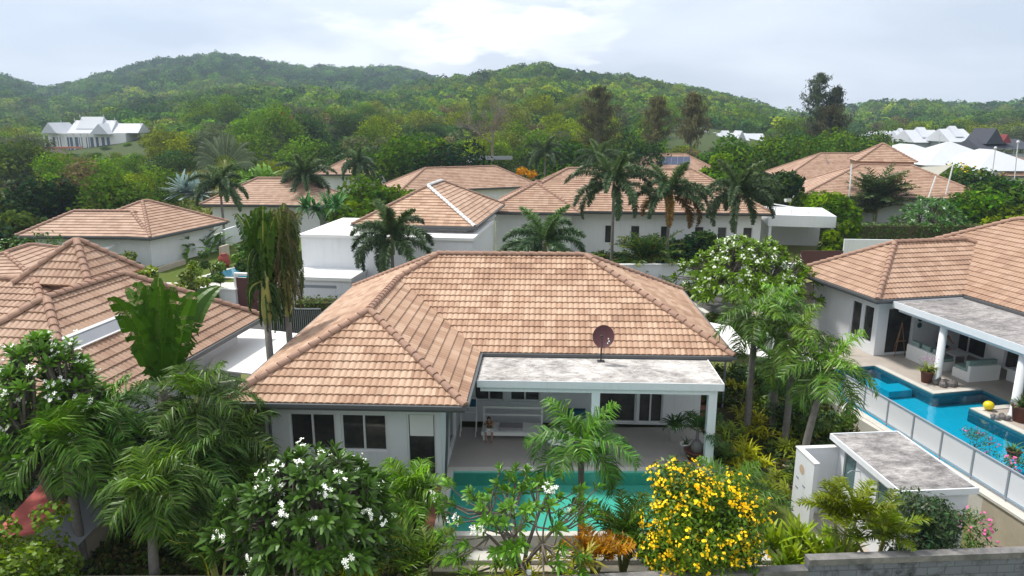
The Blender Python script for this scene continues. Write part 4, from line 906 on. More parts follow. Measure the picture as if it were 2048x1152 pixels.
# pale long wall behind the dead tree
q = lwall('perimeter_wall', 'pale grey wall below the leafless tree in the middle distance', 'wall', PY(905, 324, 122), PY(1025, 326, 122), 0, m=GREYROOF); q.location.z = PY(960, 312, 122).z
white_house('small white roof beside the dark mango tree', (900, 330), (945, 330), 8, 0, 0, .3, 112)

# ================================================================== plants
def norm(a): return a/np.maximum(np.linalg.norm(a, axis=-1, keepdims=True), 1e-9)
def jit(c, n, v=.18, rng=RNG):
    c = np.asarray(c, dtype=float); k = rng.normal(1, v, (n, 1)); q = rng.normal(0, v*.25, (n, 3)); return np.clip(c*(k+q), .004, 1)
def frond(base, azm, el, Ln, droop, n, lf, wd, rng, plume=False, vdrop=.35, twist=0, fold=.5, petiole=.12):
    """arching feather frond -> quads (leaflets of two bent pieces)"""
    t = np.linspace(0, 1, n+1); e = el-droop*t**1.3; ds = Ln/n
    hx, hy = math.cos(azm), math.sin(azm)
    dirs = np.stack([np.cos(e)*hx, np.cos(e)*hy, np.sin(e)], 1); pts = np.array(base)+np.vstack([np.zeros(3), np.cumsum(dirs[:-1]*ds, 0)])
    side = np.array([-hy, hx, 0.]); Q = []; idx = np.where(t >= petiole)[0]
    T = dirs[idx]; p = pts[idx]; tt = t[idx]; up = norm(np.cross(T, side[None])*-1.0); up = np.where(up[:, 2:3] < 0, -up, up)
    ll = lf*np.clip(np.sin(np.pi*(tt*.80+.17))**.6, .25, 1)*rng.uniform(.7, 1.2, len(tt))
    reps = (0, 1, 2, 3) if plume else (0,)
    for r_ in reps:
        for s_ in (-1, 1):
            a = (.35+.9*(1-tt)*.5+rng.normal(0, .16, len(tt)))[:, None]
            lift = rng.normal(.22, .26, (len(tt), 1)) if not plume else rng.uniform(-1.3, 1.3, (len(tt), 1))
            d = norm(side*s_*np.cos(a*.6)+T*np.sin(a+.25)+up*lift)
            l = ll[:, None]*(.8 if plume else 1); q0 = p+T*rng.uniform(-.5, .5, (len(tt), 1))*ds
            d2 = norm(d+np.array([0, 0, -1.])*vdrop*rng.uniform(.7, 1.6, (len(tt), 1)))
            m = q0+d*l*.5; en = m+d2*l*.5; w = norm(np.cross(d, up+.001))*wd; w = norm(w+up*rng.normal(0, .5, (len(tt), 1))*wd)*wd
            Q.append(np.stack([q0-w*.35, q0+w*.35, m+w*.5, m-w*.5], 1)); Q.append(np.stack([m-w*.5, m+w*.5, en+w*.06, en-w*.06], 1))
    # rachis as thin strips
    a, b = pts[:-1], pts[1:]; w = side*max(.012, wd*.45); u_ = np.array([0, 0, 1.])*max(.012, wd*.4)
    R1 = np.stack([a-w, a+w, b+w*.8, b-w*.8], 1); R2 = np.stack([a-u_, a+u_, b+u_*.8, b-u_*.8], 1)
    return np.concatenate(Q), np.concatenate([R1, R2])
def palm_crown(nf, Ln, n, lf, wd, el=(1.35, -.35), droop=1.5, col=(.055, .115, .022), rcol=(.16, .19, .06), rng=RNG, plume=False, vdrop=.4, old=0, az0=0, sway=.15, newtip=True):
    Q = []; C = []
    for i in range(nf):
        k = i/(nf-1); e = el[0]+(el[1]-el[0])*k**.9+rng.normal(0, .08); az = az0+i*2.39996+rng.normal(0, sway)
        L_ = Ln*rng.uniform(.85, 1.08)*(.8+.2*min(1, k*3)); q, r_ = frond((0, 0, 0), az, e, L_, droop*rng.uniform(.8, 1.15)*(1 if k > .15 else .5), n, lf, wd, rng, plume, vdrop)
        c = np.array(col)*rng.uniform(.8, 1.25)
        if k > 1-old: c = np.array((.17, .115, .035))*rng.uniform(.7, 1.1)
        elif k < .2: c = c*np.array((1.45, 1.4, 1.1))
        Q += [q, r_]; C += [jit(c, len(q), .26, rng), jit(rcol, len(r_), .08, rng)]
    return np.concatenate(Q), np.concatenate(C)
def make_palm(label, loc, h, crown, bend=(0, 0), r0=.13, r1=.09, shaft=(.6, .09), name='palm', group=None, trunk_m=None, shaft_m=None, cat='palm tree', fruit=None):
    t = thing(name, label, cat, loc, 0, group); mb = MB(); n = 9
    top = Vector((bend[0], bend[1], h)); pts = [Vector((bend[0]*k**1.7, bend[1]*k**1.7, h*k)) for k in np.linspace(0, 1, n)]
    rad = [r0*(1-.25*k)+(.06 if i == 0 else 0) for i, k in enumerate(np.linspace(0, 1, n))]; rad[-1] = r1
    mb.tube(pts, rad, 9); mb.build('trunk', trunk_m or RTRUNK, t, True)
    d = (pts[-1]-pts[-2]).normalized(); e = top+d*shaft[0]
    if shaft[0] > 0: MB().tube([top-d*.02, top+d*shaft[0]*.3, e], [shaft[1]*1.25, shaft[1]*1.35, shaft[1]*.6], 9).build('crownshaft', shaft_m or SHAFT, t, True)
    Q, C = crown; o = quads('crown', Q, C, LEAF, t); o.location = e-d*.08
    if fruit:
        fq = MB()
        for k in range(40): a = random.uniform(0, 6.28); r_ = random.uniform(.05, .3); fq.ball((top.x+r_*math.cos(a), top.y+r_*math.sin(a), top.z-.05-random.uniform(0, .35)), .025, 5, 4)
        fq.build('fruit', mat('palm_fruit', fruit, .5), t)
    return t
def base_of(px, py, Y, z=-.5):
    q = PY(px, py, Y); return Vector((q.x, q.y, z)), q.z-z       # returns base, height of the crown point above it

# --- paddle leaf (traveller palm, banana)
def paddle(base, d0, up, Ln, w, tears, rng, droop=.5, petiole=1.0, col=(.06, .13, .02)):
    d = norm(np.array(d0, float)); base = np.array(base, float); side = norm(np.cross(d, up)); nseg = 20
    pts = [base]; dd = d.copy(); dirs = []
    for i in range(nseg+1):
        f = i/nseg; dirs.append(dd.copy()); pts.append(pts[-1]+dd*(petiole if i == 0 else Ln/nseg)); 
        if i > 0: dd = norm(dd+np.array([0, 0, -1.])*droop*f*.16)
    pts = pts[1:]; Q = []; C = []
    nrm = norm(np.cross(side, d))
    for i in range(nseg):
        f0, f1 = i/nseg, (i+1)/nseg; w0, w1 = w*math.sin(math.pi*min(1, f0*.86+.12))**.55, w*math.sin(math.pi*min(1, f1*.86+.12))**.55
        for s_ in (-1, 1):
            torn = rng.uniform() < tears
            sub = 4 if torn else 1
            for k in range(sub):
                a = pts[i]+(pts[i+1]-pts[i])*(k/sub); b = pts[i]+(pts[i+1]-pts[i])*((k+.85)/sub if torn else 1)
                dr = rng.uniform(.2, .9) if torn else 0.10
                o0 = side*s_*w0*(1 if not torn else rng.uniform(.8, 1.0)); dz = -nrm*dr*w0*.8 if not torn else np.array([0, 0, -1.])*dr*w0*.8
                lift = nrm*.22*w0
                m0 = o0*.5+lift; e0 = o0*(.95 if not torn else .85)+dz+lift*.8; o1 = side*s_*w1; m1 = o1*.5+lift; e1 = o1*(.95 if not torn else .85)+dz+lift*.8+rng.normal(0, .03 if torn else .006, 3)
                bl = d*.12*w*(1-f0)**.7; bl1 = d*.12*w*(1-f1)**.7
                Q.append([a, b, b+m1+bl1, a+m0+bl]); Q.append([a+m0+bl, b+m1+bl1, b+e1+bl1*2, a+e0+bl*2])
                c = np.array(col)*(rng.uniform(.95, 1.06) if not torn else rng.uniform(.75, 1.3)); C += [c*1.03, c*.97]
    ww = side*.025
    for i in range(nseg): Q.append([pts[i]-ww+nrm*.01, pts[i]+ww+nrm*.01, pts[i+1]+ww*.7+nrm*.01, pts[i+1]-ww*.7+nrm*.01]); C.append(np.array((.30, .34, .12)))
    Q.append([base-ww*1.6, base+ww*1.6, pts[0]+ww, pts[0]-ww]); C.append(np.array((.22, .27, .08)))
    n2 = nrm*.03; Q.append([base-n2, base+n2, pts[0]+n2*.6, pts[0]-n2*.6]); C.append(np.array((.22, .27, .08)))
    return np.array(Q), np.array(C)

# --- clumped leaves for trees and bushes
def clumps(n, lobes, leaf, cols, rng, shell=.55, flat=.6, asp=.6):
    """lobes (k,6): centre, radii. leaves spread on and just inside the lobes"""
    lobes = np.asarray(lobes, float); vol = (lobes[:, 3]*lobes[:, 4]*lobes[:, 5])**.67; ix = rng.choice(len(lobes), n, p=vol/vol.sum())
    u = norm(rng.normal(0, 1, (n, 3))); r_ = rng.uniform(shell, 1.05, (n, 1)); lumps = 1+.16*np.sin(u[:, :1]*7+ix[:, None])*np.cos(u[:, 1:2]*6+ix[:, None]*2)
    c = lobes[ix, :3]+u*lobes[ix, 3:]*r_*lumps
    nrm = norm(u*flat+rng.normal(0, .55, (n, 3))+np.array([0, 0, .45])); a = norm(np.cross(nrm, rng.normal(0, 1, (n, 3)))); b = np.cross(nrm, a)
    s_ = leaf*rng.uniform(.6, 1.3, (n, 1)); a, b = a*s_, b*s_*asp
    Q = np.stack([c-a*.5, c+b*.5-a*.05, c+a*.5, c-b*.5-a*.05], 1)
    lc = np.array(cols)[rng.integers(0, len(cols), len(lobes))][ix]
    return Q, np.clip(lc*rng.normal(1, .2, (n, 1))+rng.normal(0, .006, (n, 3)), .004, 1)
def tree_lobes(h, w, nl, rng, top=.9, base=.35, squash=.7):
    out = []
    for i in range(nl):
        a = rng.uniform(0, 6.28); r_ = w*.5*math.sqrt(rng.uniform(0, 1))*.75; z = h*(base+(top-base)*rng.uniform(0, 1)*(1-.45*(r_/(w*.5))**2))
        s_ = w*rng.uniform(.16, .27); out.append((r_*math.cos(a), r_*math.sin(a), z, s_, s_, s_*squash))
    return out
def root(mb, loc, r_):
    if -.4 < loc[2] and loc[1] < 30: mb.tube([(0,0,-loc[2]-.7), (0,0,.02)], [r_*1.2, r_*1.1], 7)
def limbs(mb, h, lobes, r0, rng, n=6):
    mb.tube([(0,0,-.6),(rng.normal(0,.03)*h, 0, h*.25),(0,rng.normal(0,.03)*h,h*.5)], [r0*1.3, r0, r0*.7], 7)
    for l in lobes[:n]: mb.tube([(0,0,h*rng.uniform(.2,.42)), (l[0]*.5, l[1]*.5, l[2]*.75), (l[0], l[1], l[2])], [r0*.55, r0*.35, r0*.12], 5)
def make_tree(label, loc, h, w, nl, nleaf, leaf, cols, seed, name='tree', group=None, cat='tree', base=.35, squash=.7, shell=.55, trunk_m=None, r0=None, lm=None, asp=.6, extra=None, nlimb=6, top=.9):
    rng = np.random.default_rng(seed); t = thing(name, label, cat, loc, 0, group); lb = tree_lobes(h, w, nl, rng, top, base, squash)
    mb = MB(); root(mb, loc, r0 or h*.025); limbs(mb, h, lb, r0 or h*.025, rng, nlimb); mb.build('trunk', trunk_m or TRUNK, t)
    Q, C = clumps(nleaf, lb, leaf, cols, rng, shell, asp=asp); quads('crown', Q, C, lm or LEAF, t)
    if extra:   # flowers: (count, size, colour)
        cnt, sz, fc, cl = extra; Q = []; 
        u = norm(rng.normal(0, 1, (cnt, 3))+np.array([0, -.5, .35])); ix = rng.integers(0, len(lb), cnt); L_ = np.array(lb)
        c = L_[ix, :3]+u*L_[ix, 3:]*1.06; keep = np.linalg.norm((c-np.array([0, 0, h*.55]))/np.array([w*.5, w*.5, h*.4]), axis=1) > .72; c = c[keep]; u = u[keep]
        k = cl; cc = np.repeat(c, k, 0)+rng.normal(0, sz*1.2, (len(c)*k, 3)); uu = norm(np.repeat(u, k, 0)+rng.normal(0, .5, (len(cc), 3)))
        a = norm(np.cross(uu, rng.normal(0, 1, (len(cc), 3)))); b = np.cross(uu, a); s_ = sz*rng.uniform(.7, 1.2, (len(cc), 1))
        Q = np.stack([cc-a*s_, cc+b*s_, cc+a*s_, cc-b*s_], 1); quads('flowers', Q, jit(fc, len(Q), .08, rng), PETAL, t)
    return t
# --- frangipani: forking stubby branches ending in rosettes of long leaves
def frangipani(label, loc, h, w, tips, seed, flowers, leafL=.30, col=(.045, .10, .02), name='frangipani', density=1.0, bare=False, drop=None):
    drop = drop or .55*h
    rng = np.random.default_rng(seed); t = thing(name, label, 'flowering tree', loc); mb = MB(); root(mb, loc, .07); ends = []
    for i in range(tips):
        a = i*2.39996+rng.normal(0, .25); r_ = w*.5*math.sqrt((i+.5)/tips); f = r_/(w*.5); lm_ = 1+.14*math.sin(3*a+seed)+.08*math.sin(5*a+1); r_ *= lm_; zt = h-drop*f**2.2+rng.normal(0, .13)+.14*math.sin(2.6*a+f*5+seed)-.1-(rng.uniform(0, .9) if bare or i % 4 == 0 else 0)
        ends.append(np.array([r_*math.cos(a), r_*math.sin(a), max(zt, .5)]))
    k = 7; hubs = [np.array([w*.2*math.cos(j*.9), w*.2*math.sin(j*.9), min((h-drop*.95), .46*h if bare else 99)*rng.uniform(.9, 1.15)+.1]) for j in range(k)]
    r1 = (.035+h*.008)*(.5 if bare else .85)
    for hb in hubs: mb.tube([(0, 0, -.3), hb*np.array([.35, .35, .45]), hb], [r1*2, r1*1.6, r1*1.2], 6)
    for e in ends:
        hb = min(hubs, key=lambda q: np.linalg.norm(q-e)); md_ = (hb+e)/2+np.array([0, 0, -.12*h*.3])+rng.normal(0, .05, 3); mb.tube([hb, md_, e], [r1*.9, r1*.7, r1*.5], 5)
    mb.build('branches', TRUNK, t)
    Q = []; C = []
    for e in ends:
        out = norm(e-np.array([0, 0, h*.35])); nl = int(rng.integers(13, 19)*density)
        for j in range(nl):
            a = j*2.4; lvl = j/nl; o = norm(np.cross(out, [0.3, .2, 1.])); o2 = np.cross(out, o); rad = o*math.cos(a)+o2*math.sin(a)
            d = norm(rad*(.45+.75*(1-lvl))+out*(.25+.7*lvl)+np.array([0, 0, .12])); L_ = leafL*rng.uniform(.7, 1.15); s_ = norm(np.cross(d, out+rng.normal(0, .2, 3)))*L_*.15
            b = e+out*.06*lvl*2-out*.08; m = b+d*L_*.55; en = b+d*L_+np.array([0, 0, -1.])*L_*.18; dn = np.cross(s_, d)*.25
            Q += [[b-s_*.2, b+s_*.2, m+s_, m-s_], [m-s_, m+s_, en+s_*.3, en-s_*.3]]
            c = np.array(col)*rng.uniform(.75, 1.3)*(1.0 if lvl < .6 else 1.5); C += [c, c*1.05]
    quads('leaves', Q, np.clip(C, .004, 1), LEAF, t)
    Q = []; C = []
    if flowers:
        ne = len(ends); sel = rng.choice(ne, min(flowers, ne), replace=False)
        for i in sel:
            e = ends[i]; out = norm(e-np.array([0, 0, h*.4])); c0 = e+out*.16+np.array([0, -.05, .02])
            for q in range(int(rng.integers(4, 10))):
                c = c0+rng.normal(0, .075, 3); 
                for p_ in range(5):
                    a = p_*1.2566; n_ = norm(out+rng.normal(0, .4, 3)+np.array([0, -.4, .2])); u = norm(np.cross(n_, [0.1, .2, 1])); v = np.cross(n_, u)
                    d = u*math.cos(a)+v*math.sin(a); s_ = np.cross(n_, d)*.018
                    Q.append([c-s_*.2, c+s_*.2, c+d*.052+s_, c+d*.052-s_]); C.append((.84, .84, .78))
        quads('flowers', Q, C, PETAL, t)
    return t
# --- strap leaved clump
def straps(n, L_, w, col, rng, el=(1.4, .3), droop=1.4, spread=.1, seg=4):
    Q = []; C = []
    for i in range(n):
        a = rng.uniform(0, 6.283); e = rng.uniform(el[1], el[0]); p = np.array([rng.normal(0, spread), rng.normal(0, spread), 0.]); l = L_*rng.uniform(.6, 1.1); c = np.array(col)*rng.uniform(.7, 1.3)
        s_ = np.array([-math.sin(a), math.cos(a), 0])*w*.5
        for k in range(seg):
            ww = math.sin(math.pi*(k/seg*.8+.2))**.5 if k else .4; wn_ = math.sin(math.pi*min(1, (k+1)/seg*.8+.2)) if k < seg-1 else .05
            d = np.array([math.cos(e)*math.cos(a), math.cos(e)*math.sin(a), math.sin(e)])*l/seg; Q.append([p-s_*ww, p+s_*ww, p+d+s_*wn_, p+d-s_*wn_]); C.append(c); p = p+d; e -= droop/seg*rng.uniform(.6, 1.2)
    return np.array(Q), np.array(C)
def strap_plant(label, loc, n, L_, w, col, seed, group=None, name='strap_leaf_plant', cat='plant', stems=1, spread=.12, el=(1.4, .3), droop=1.4, sh=0, heads=1):
    rng = np.random.default_rng(seed); t = thing(name, label, cat, loc, 0, group); Qs = []; Cs = []; mb = MB(); root(mb, loc, .04)
    for k in range(heads):
        o = np.array([rng.normal(0, spread*2), rng.normal(0, spread*2), sh*rng.uniform(.6, 1)]) if heads > 1 else np.array([0, 0, sh])
        Q, C = straps(n, L_, w, col, rng, el, droop, spread*.4); Qs.append(Q+o); Cs.append(C); mb.tube([(o[0]*.3, o[1]*.3, -.1), (o[0], o[1], o[2]+.06)], .025, 5)
    mb.build('stem', TRUNK, t); quads('leaves', np.concatenate(Qs), np.concatenate(Cs), LEAF, t); return t
def areca(label, loc, n, Ln, seed, col=(.09, .15, .02), stems=5, name='areca_palm', group=None, sh=.5, lf=.42, wd=.032, el=(1.5, .75), npts=38):
    rng = np.random.default_rng(seed); t = thing(name, label, 'palm', loc, 0, group); Qs = []; Cs = []; mb = MB(); root(mb, loc, .06)
    for k in range(stems):
        o = np.array([rng.normal(0, .18), rng.normal(0, .18), sh*rng.uniform(.5, 1.1)]); mb.tube([(o[0]*.3, o[1]*.3, -.2), tuple(o)], [.04, .03], 6)
        for i in range(max(2, n//stems)):
            q, r_ = frond(o, rng.uniform(0, 6.28), rng.uniform(el[1], el[0]), Ln*rng.uniform(.7, 1.1), rng.uniform(.65, 1.15), npts, lf, wd, rng, vdrop=.3)
            c = np.array(col)*rng.uniform(.75, 1.3); Qs += [q, r_]; Cs += [jit(c, len(q), .15, rng), jit((.30, .27, .06), len(r_), .1, rng)]
    mb.build('stem', YSHAFT, t); quads('fronds', np.concatenate(Qs), np.concatenate(Cs), LEAF, t); return t
def hedge(label, p0, p1, depth, zb, zt, seed, col=(.05, .10, .015), leaf=.14, dens=55, name='hedge'):
    rng = np.random.default_rng(seed); d = Vector((p1.x-p0.x, p1.y-p0.y, 0)); Ln = d.length; t = thing(name, label, 'hedge', (p0.x, p0.y, 0), math.atan2(d.y, d.x))
    MB().box(.08, Ln-.08, .1, depth-.1, zb, zt-.1).build('inner_twigs', SOIL, t); hgt = zt-zb
    parts = [(Ln*hgt, lambda n: np.stack([rng.uniform(0, Ln, n), rng.normal(.03, .05, n), rng.uniform(zb, zt, n)], 1), (0, -1, .3)), (Ln*depth, lambda n: np.stack([rng.uniform(0, Ln, n), rng.uniform(0, depth, n), rng.normal(zt, .05, n)], 1), (0, 0, 1)),
             (hgt*depth, lambda n: np.stack([rng.normal(0, .05, n), rng.uniform(0, depth, n), rng.uniform(zb, zt, n)], 1), (-1, 0, .3)), (hgt*depth, lambda n: np.stack([Ln+rng.normal(0, .05, n), rng.uniform(0, depth, n), rng.uniform(zb, zt, n)], 1), (1, 0, .3))]
    Qs = []
    for A_r, f, nn in parts:
        n = max(int(A_r*dens), 10); c = f(n); nr = norm(np.array(nn)+rng.normal(0, .5, (n, 3))); a = norm(np.cross(nr, rng.normal(0, 1, (n, 3)))); b = np.cross(nr, a); s_ = leaf*rng.uniform(.6, 1.4, (n, 1)); Qs.append(np.stack([c-a*s_*.6, c+b*s_*.35, c+a*s_*.6, c-b*s_*.35], 1))
    Q = np.concatenate(Qs); quads('foliage', Q, jit(col, len(Q), .22, rng), LEAF, t); return t

# ================================================================== foreground plants
rg = np.random.default_rng
GP = (.045, .105, .02)
def fpalm(label, px, py, Y, crownseed, nf=17, Ln=2.2, n=34, lf=.62, wd=.045, base=(None), bend=(0, 0), col=GP, group='feather palms of the front gardens', z=-.5, old=0, droop=1.55, el=(1.2, -.45), plume=False, vdrop=.45, **k):
    if not plume: n = int(n*1.6); nf += 3; lf *= 1.2; wd *= .82; vdrop *= 1.7
    q = PY(px, py, Y); cr = palm_crown(nf, Ln, n, lf, wd, el, droop, col, rng=rg(crownseed), plume=plume, vdrop=vdrop, old=old)
    sh = k.pop('shaft', (.5, .085)); h = q.z-z-sh[0]
    return make_palm(label, (q.x-bend[0], q.y-bend[1], z), h, cr, bend, shaft=sh, group=group, **k)
# cluster at lower left
fpalm('feather palm with the highest crown at the left of the lower left cluster', 195, 830, 17.5, 11, 12, 1.75, bend=(.3, .1))
fpalm('feather palm right of the big paddle leaves, crown level with the veranda gutter', 395, 795, 17.8, 12, 13, 1.75, bend=(-.2, .2))
fpalm('lower left feather palm with its crown at mid height, fronds over the red shed roof', 128, 878, 16.0, 13, 12, 1.7, col=(.055, .12, .022))
fpalm('nearest lower left feather palm with two leaning trunks beneath it', 300, 965, 15.0, 14, 12, 1.35, bend=(.25, -.1), col=(.05, .11, .02), shaft=(.55, .10))
fpalm('feather palm on a straight grey trunk between the left cluster and the white-flowered frangipani', 375, 925, 16.6, 15, 11, 1.6, col=(.045, .10, .022))
fpalm('feather palm standing lowest in the left cluster beside the window wing', 455, 875, 18.2, 16, 10, 1.7, col=(.05, .105, .022))
# veranda palm and its neighbours
fpalm('feather palm leaning over the green pool in front of the veranda', 1163, 884, 16.6, 21, 11, 1.7, 34, .50, .045, bend=(-.05, 0), el=(1.15, .0), droop=1.9, col=(.05, .115, .022), shaft=(.5, .08), r0=.1)
fpalm('short bright feather palm in front of the tall wing window', 815, 985, 17.3, 22, 13, 1.55, 30, .45, .04, col=(.075, .16, .022), shaft=(.3, .07), el=(1.4, .1))
fpalm('low feather palm right of the veranda corner column, beside the lawn', 1465, 985, 18.4, 23, 12, 1.7, 28, .5, .04, col=(.045, .10, .022), shaft=(.3, .07), el=(1.2, -.2))
# right garden palms
fpalm('tall feather palm nearest the white canopy, on a thin grey trunk', 1512, 628, 24.0, 31, 10, 1.8, 28, .55, .05, shaft=(.6, .08), col=(.05, .12, .022))
fpalm('feather palm with a dense crown between the canopy and the columned veranda', 1590, 672, 23.2, 32, 11, 1.9, 28, .55, .05, col=(.06, .13, .022))
fpalm('feather palm arching over the neighbour pool with two trunks below', 1650, 735, 21.6, 33, 12, 1.95, 30, .58, .05, bend=(.5, .2), col=(.06, .125, .022))
fpalm('short feather palm at the back of the right garden beside the beige wall', 1562, 600, 28, 34, 9, 1.3, 24, .5, .05, col=(.06, .13, .022))
fpalm('feather palm just behind the railing palms, partly hidden', 1555, 730, 24.5, 35, 9, 1.5, 26, .5, .05, col=(.05, .105, .02))

# foxtail palms behind
FX = dict(plume=True, group='foxtail palms along the lane', vdrop=.35)
def fox(label, px, py, Y, seed, Ln=2.9, nf=13, col=(.055, .095, .042), old=0, bz=-.6, **k):
    return fpalm(label, px, py, Y, seed, nf+2, Ln, 72, .62, .052, z=bz, col=col, old=old, droop=1.95, el=(1.45, -.05), shaft=(.9, .13), **FX, **k)
fox('foxtail palm in front of the white building, fronds curling down around its stem', 783, 478, 41, 41, 3.4, 14)
fox('foxtail palm half hidden by the nearest villa ridge, left end of the long villa', 1090, 488, 41, 42, 3.4, 13)
fox('tallest foxtail palm before the long villa, with heavy dark hanging fronds', 1228, 368, 50, 43, 3.9, 16)
fox('foxtail palm before the long villa with yellowing old fronds, second from the left', 1340, 388, 50, 44, 3.6, 15, old=.2)
fox('foxtail palm at the right end of the long villa', 1476, 388, 50, 45, 3.6, 15)
# feather palms further back
B2 = 'dark feather palms in the middle distance'
fox('dark feather palm beside the left villa behind the tall traveller palms', 440, 372, 62, 46, 3.2, 12)['group'] = B2
fox('dark full feather palm at the right end of the half hidden villa', 610, 352, 70, 47, 3.6, 15)['group'] = B2
fox('dark feather palm in front of the small distant villa', 716, 328, 90, 48, 3.2, 13)['group'] = B2
fox('feather palm with a bare thin spear behind the ridge of the long villa', 1090, 308, 92, 49, 3.6, 13)['group'] = B2
fox('feather palm behind the long villa roof, under the brown casuarinas', 1200, 318, 80, 50, 3.4, 13)['group'] = B2
t = areca('dense clumping palm in front of the upper right cupola villa', P(1752, 432, 1.0), 80, 4.2, 51, (.045, .085, .03), 10, sh=2.4, lf=1.0, wd=.10, npts=30, el=(1.5, .2))
t.location.z = 0
areca('clumping palm with orange fruit over the white lane wall', PY(1290, 545, 47.5), 50, 2.8, 52, (.045, .09, .02), 7, sh=.9, lf=.7, wd=.08, npts=24, el=(1.4, 0))

# frangipanis
frangipani('big white-flowered frangipani in the lower left centre, in front of the wing windows', PY(628, 1152, 14.6), 2.95, 3.9, 190, 61, 44, .35, (.035, .085, .018))
frangipani('thinly leaved frangipani with bare grey branches in front of the green pool', PY(1040, 1150, 14.2), 2.5, 3.7, 84, 62, 8, .23, (.065, .14, .025), bare=True, drop=.85)
frangipani('white-flowered frangipani at the left edge in front of the tiled roof', (PY(92, 800, 16.9).x, 16.9, -.3), PY(112, 694, 16.9).z+.3, 3.1, 175, 63, 50, .36, (.055, .12, .02), drop=2.6)
frangipani('large frangipani covered in white flowers behind the right canopy', (PY(1490, 560, 36).x, 36, .2), 4.3, 6.7, 290, 64, 130, .42, (.075, .14, .02), drop=2.2)
frangipani('frangipani with white flowers behind the clipped hedge at upper right', (PY(1858, 440, 64).x, 64, -.6), 4.2, 6.0, 90, 65, 16, .5, (.05, .10, .03))
frangipani('small frangipani beside the left villa canopy panel', (P(215, 700, 1).x, 21.5, .2), 2.8, 1.5, 26, 66, 5, .32, (.06, .13, .02))
# yellow trumpet bush
make_tree('dense bush covered in yellow trumpet flowers at the lower right centre', PY(1400, 1145, 14.3)-Vector((0, 0, .1)), 2.75, 2.6, 46, 26000, .12, [(.07, .16, .02), (.05, .12, .018), (.09, .18, .02)], 71, 'yellow_trumpet_bush', cat='flowering bush', base=.12, extra=(950, .036, (.85, .58, .01), 5), squash=.85, r0=.04, asp=.4)
# pumphouse shrubs
make_tree('round glossy dark shrub in front of the white outbuilding', PY(1842, 1118, 14.9)-Vector((0, 0, .3)), 2.1, 1.75, 16, 4200, .13, [(.035, .07, .028), (.05, .09, .035)], 72, 'glossy_shrub', cat='shrub', base=.2, squash=.9, r0=.03, asp=.4)
pk = (.70, .12, .26)
make_tree('pink oleander between the outbuilding and the cream wall', PY(1935, 1112, 15.2)-Vector((0, 0, .3)), 1.5, 1.3, 12, 700, .14, [(.06, .11, .03)], 73, 'oleander', cat='flowering shrub', extra=(40, .032, pk, 5), asp=.25, r0=.02)
make_tree('pink oleander at the pool edge beyond the railing, nearest the right border', P(2020, 960, -.3), 1.15, 1.3, 10, 700, .12, [(.06, .11, .03)], 74, 'oleander', cat='flowering shrub', extra=(50, .035, pk, 5), asp=.25, r0=.02)
make_tree('pink oleander trailing along the top of the neighbour railing', P(1945, 915, -.2), 1.0, 1.2, 10, 600, .1, [(.06, .11, .03)], 75, 'oleander', cat='flowering shrub', extra=(30, .03, (.5, .08, .2), 4), asp=.25, r0=.02)
areca('bright areca palm left of the round shrub, in front of the outbuilding', PY(1683, 1110, 14.6), 21, 1.05, 76, (.12, .18, .02), 3, sh=.95, lf=.34, el=(1.5, .5))
areca('second areca palm with orange stems beside the round shrub', PY(1752, 1112, 14.7), 20, 1.0, 77, (.10, .16, .02), 4, sh=.6, lf=.32, el=(1.5, .5))
areca('areca palm clump behind the orange fronds, left of the yellow-flowered bush', PY(1245, 1128, 15.3), 22, 1.45, 78, (.06, .12, .02), 6, sh=.5, lf=.4)
areca('areca palm with orange dying fronds beside the pool palm trunk', PY(1190, 1140, 14.4), 12, .95, 79, (.30, .15, .02), 4, sh=.25, lf=.34)
areca('leafy areca palm right of the big frangipani', PY(850, 1150, 14.8), 18, 1.35, 80, (.07, .14, .02), 5, sh=.35, lf=.42)
areca('areca palm under the big frangipani at lower left', PY(440, 1160, 14.6), 18, 1.5, 81, (.05, .09, .02), 5, sh=.4, lf=.42)
areca('dark areca palm between the left palms and the window wing', PY(495, 1010, 17.5), 14, 1.5, 82, (.05, .10, .022), 5, sh=.6, lf=.42)
areca('areca palm on the narrow bed beside the veranda column', P(1440, 930, -.3), 9, .9, 83, (.05, .10, .02), 3, sh=.2, lf=.34)
for i, (px, py, Y, lb) in enumerate([(705, 1150, 14.4, 'low areca fronds at the foot of the big frangipani'), (560, 1165, 14.2, 'dark areca fronds at the bottom edge left of the big frangipani'), (1330, 1150, 14.9, 'areca fronds behind the foot of the yellow-flowered bush')]): areca(lb, PY(px, py, Y), 12, 1.1, 84+i, (.045, .085, .02), 4, sh=.2, lf=.36)
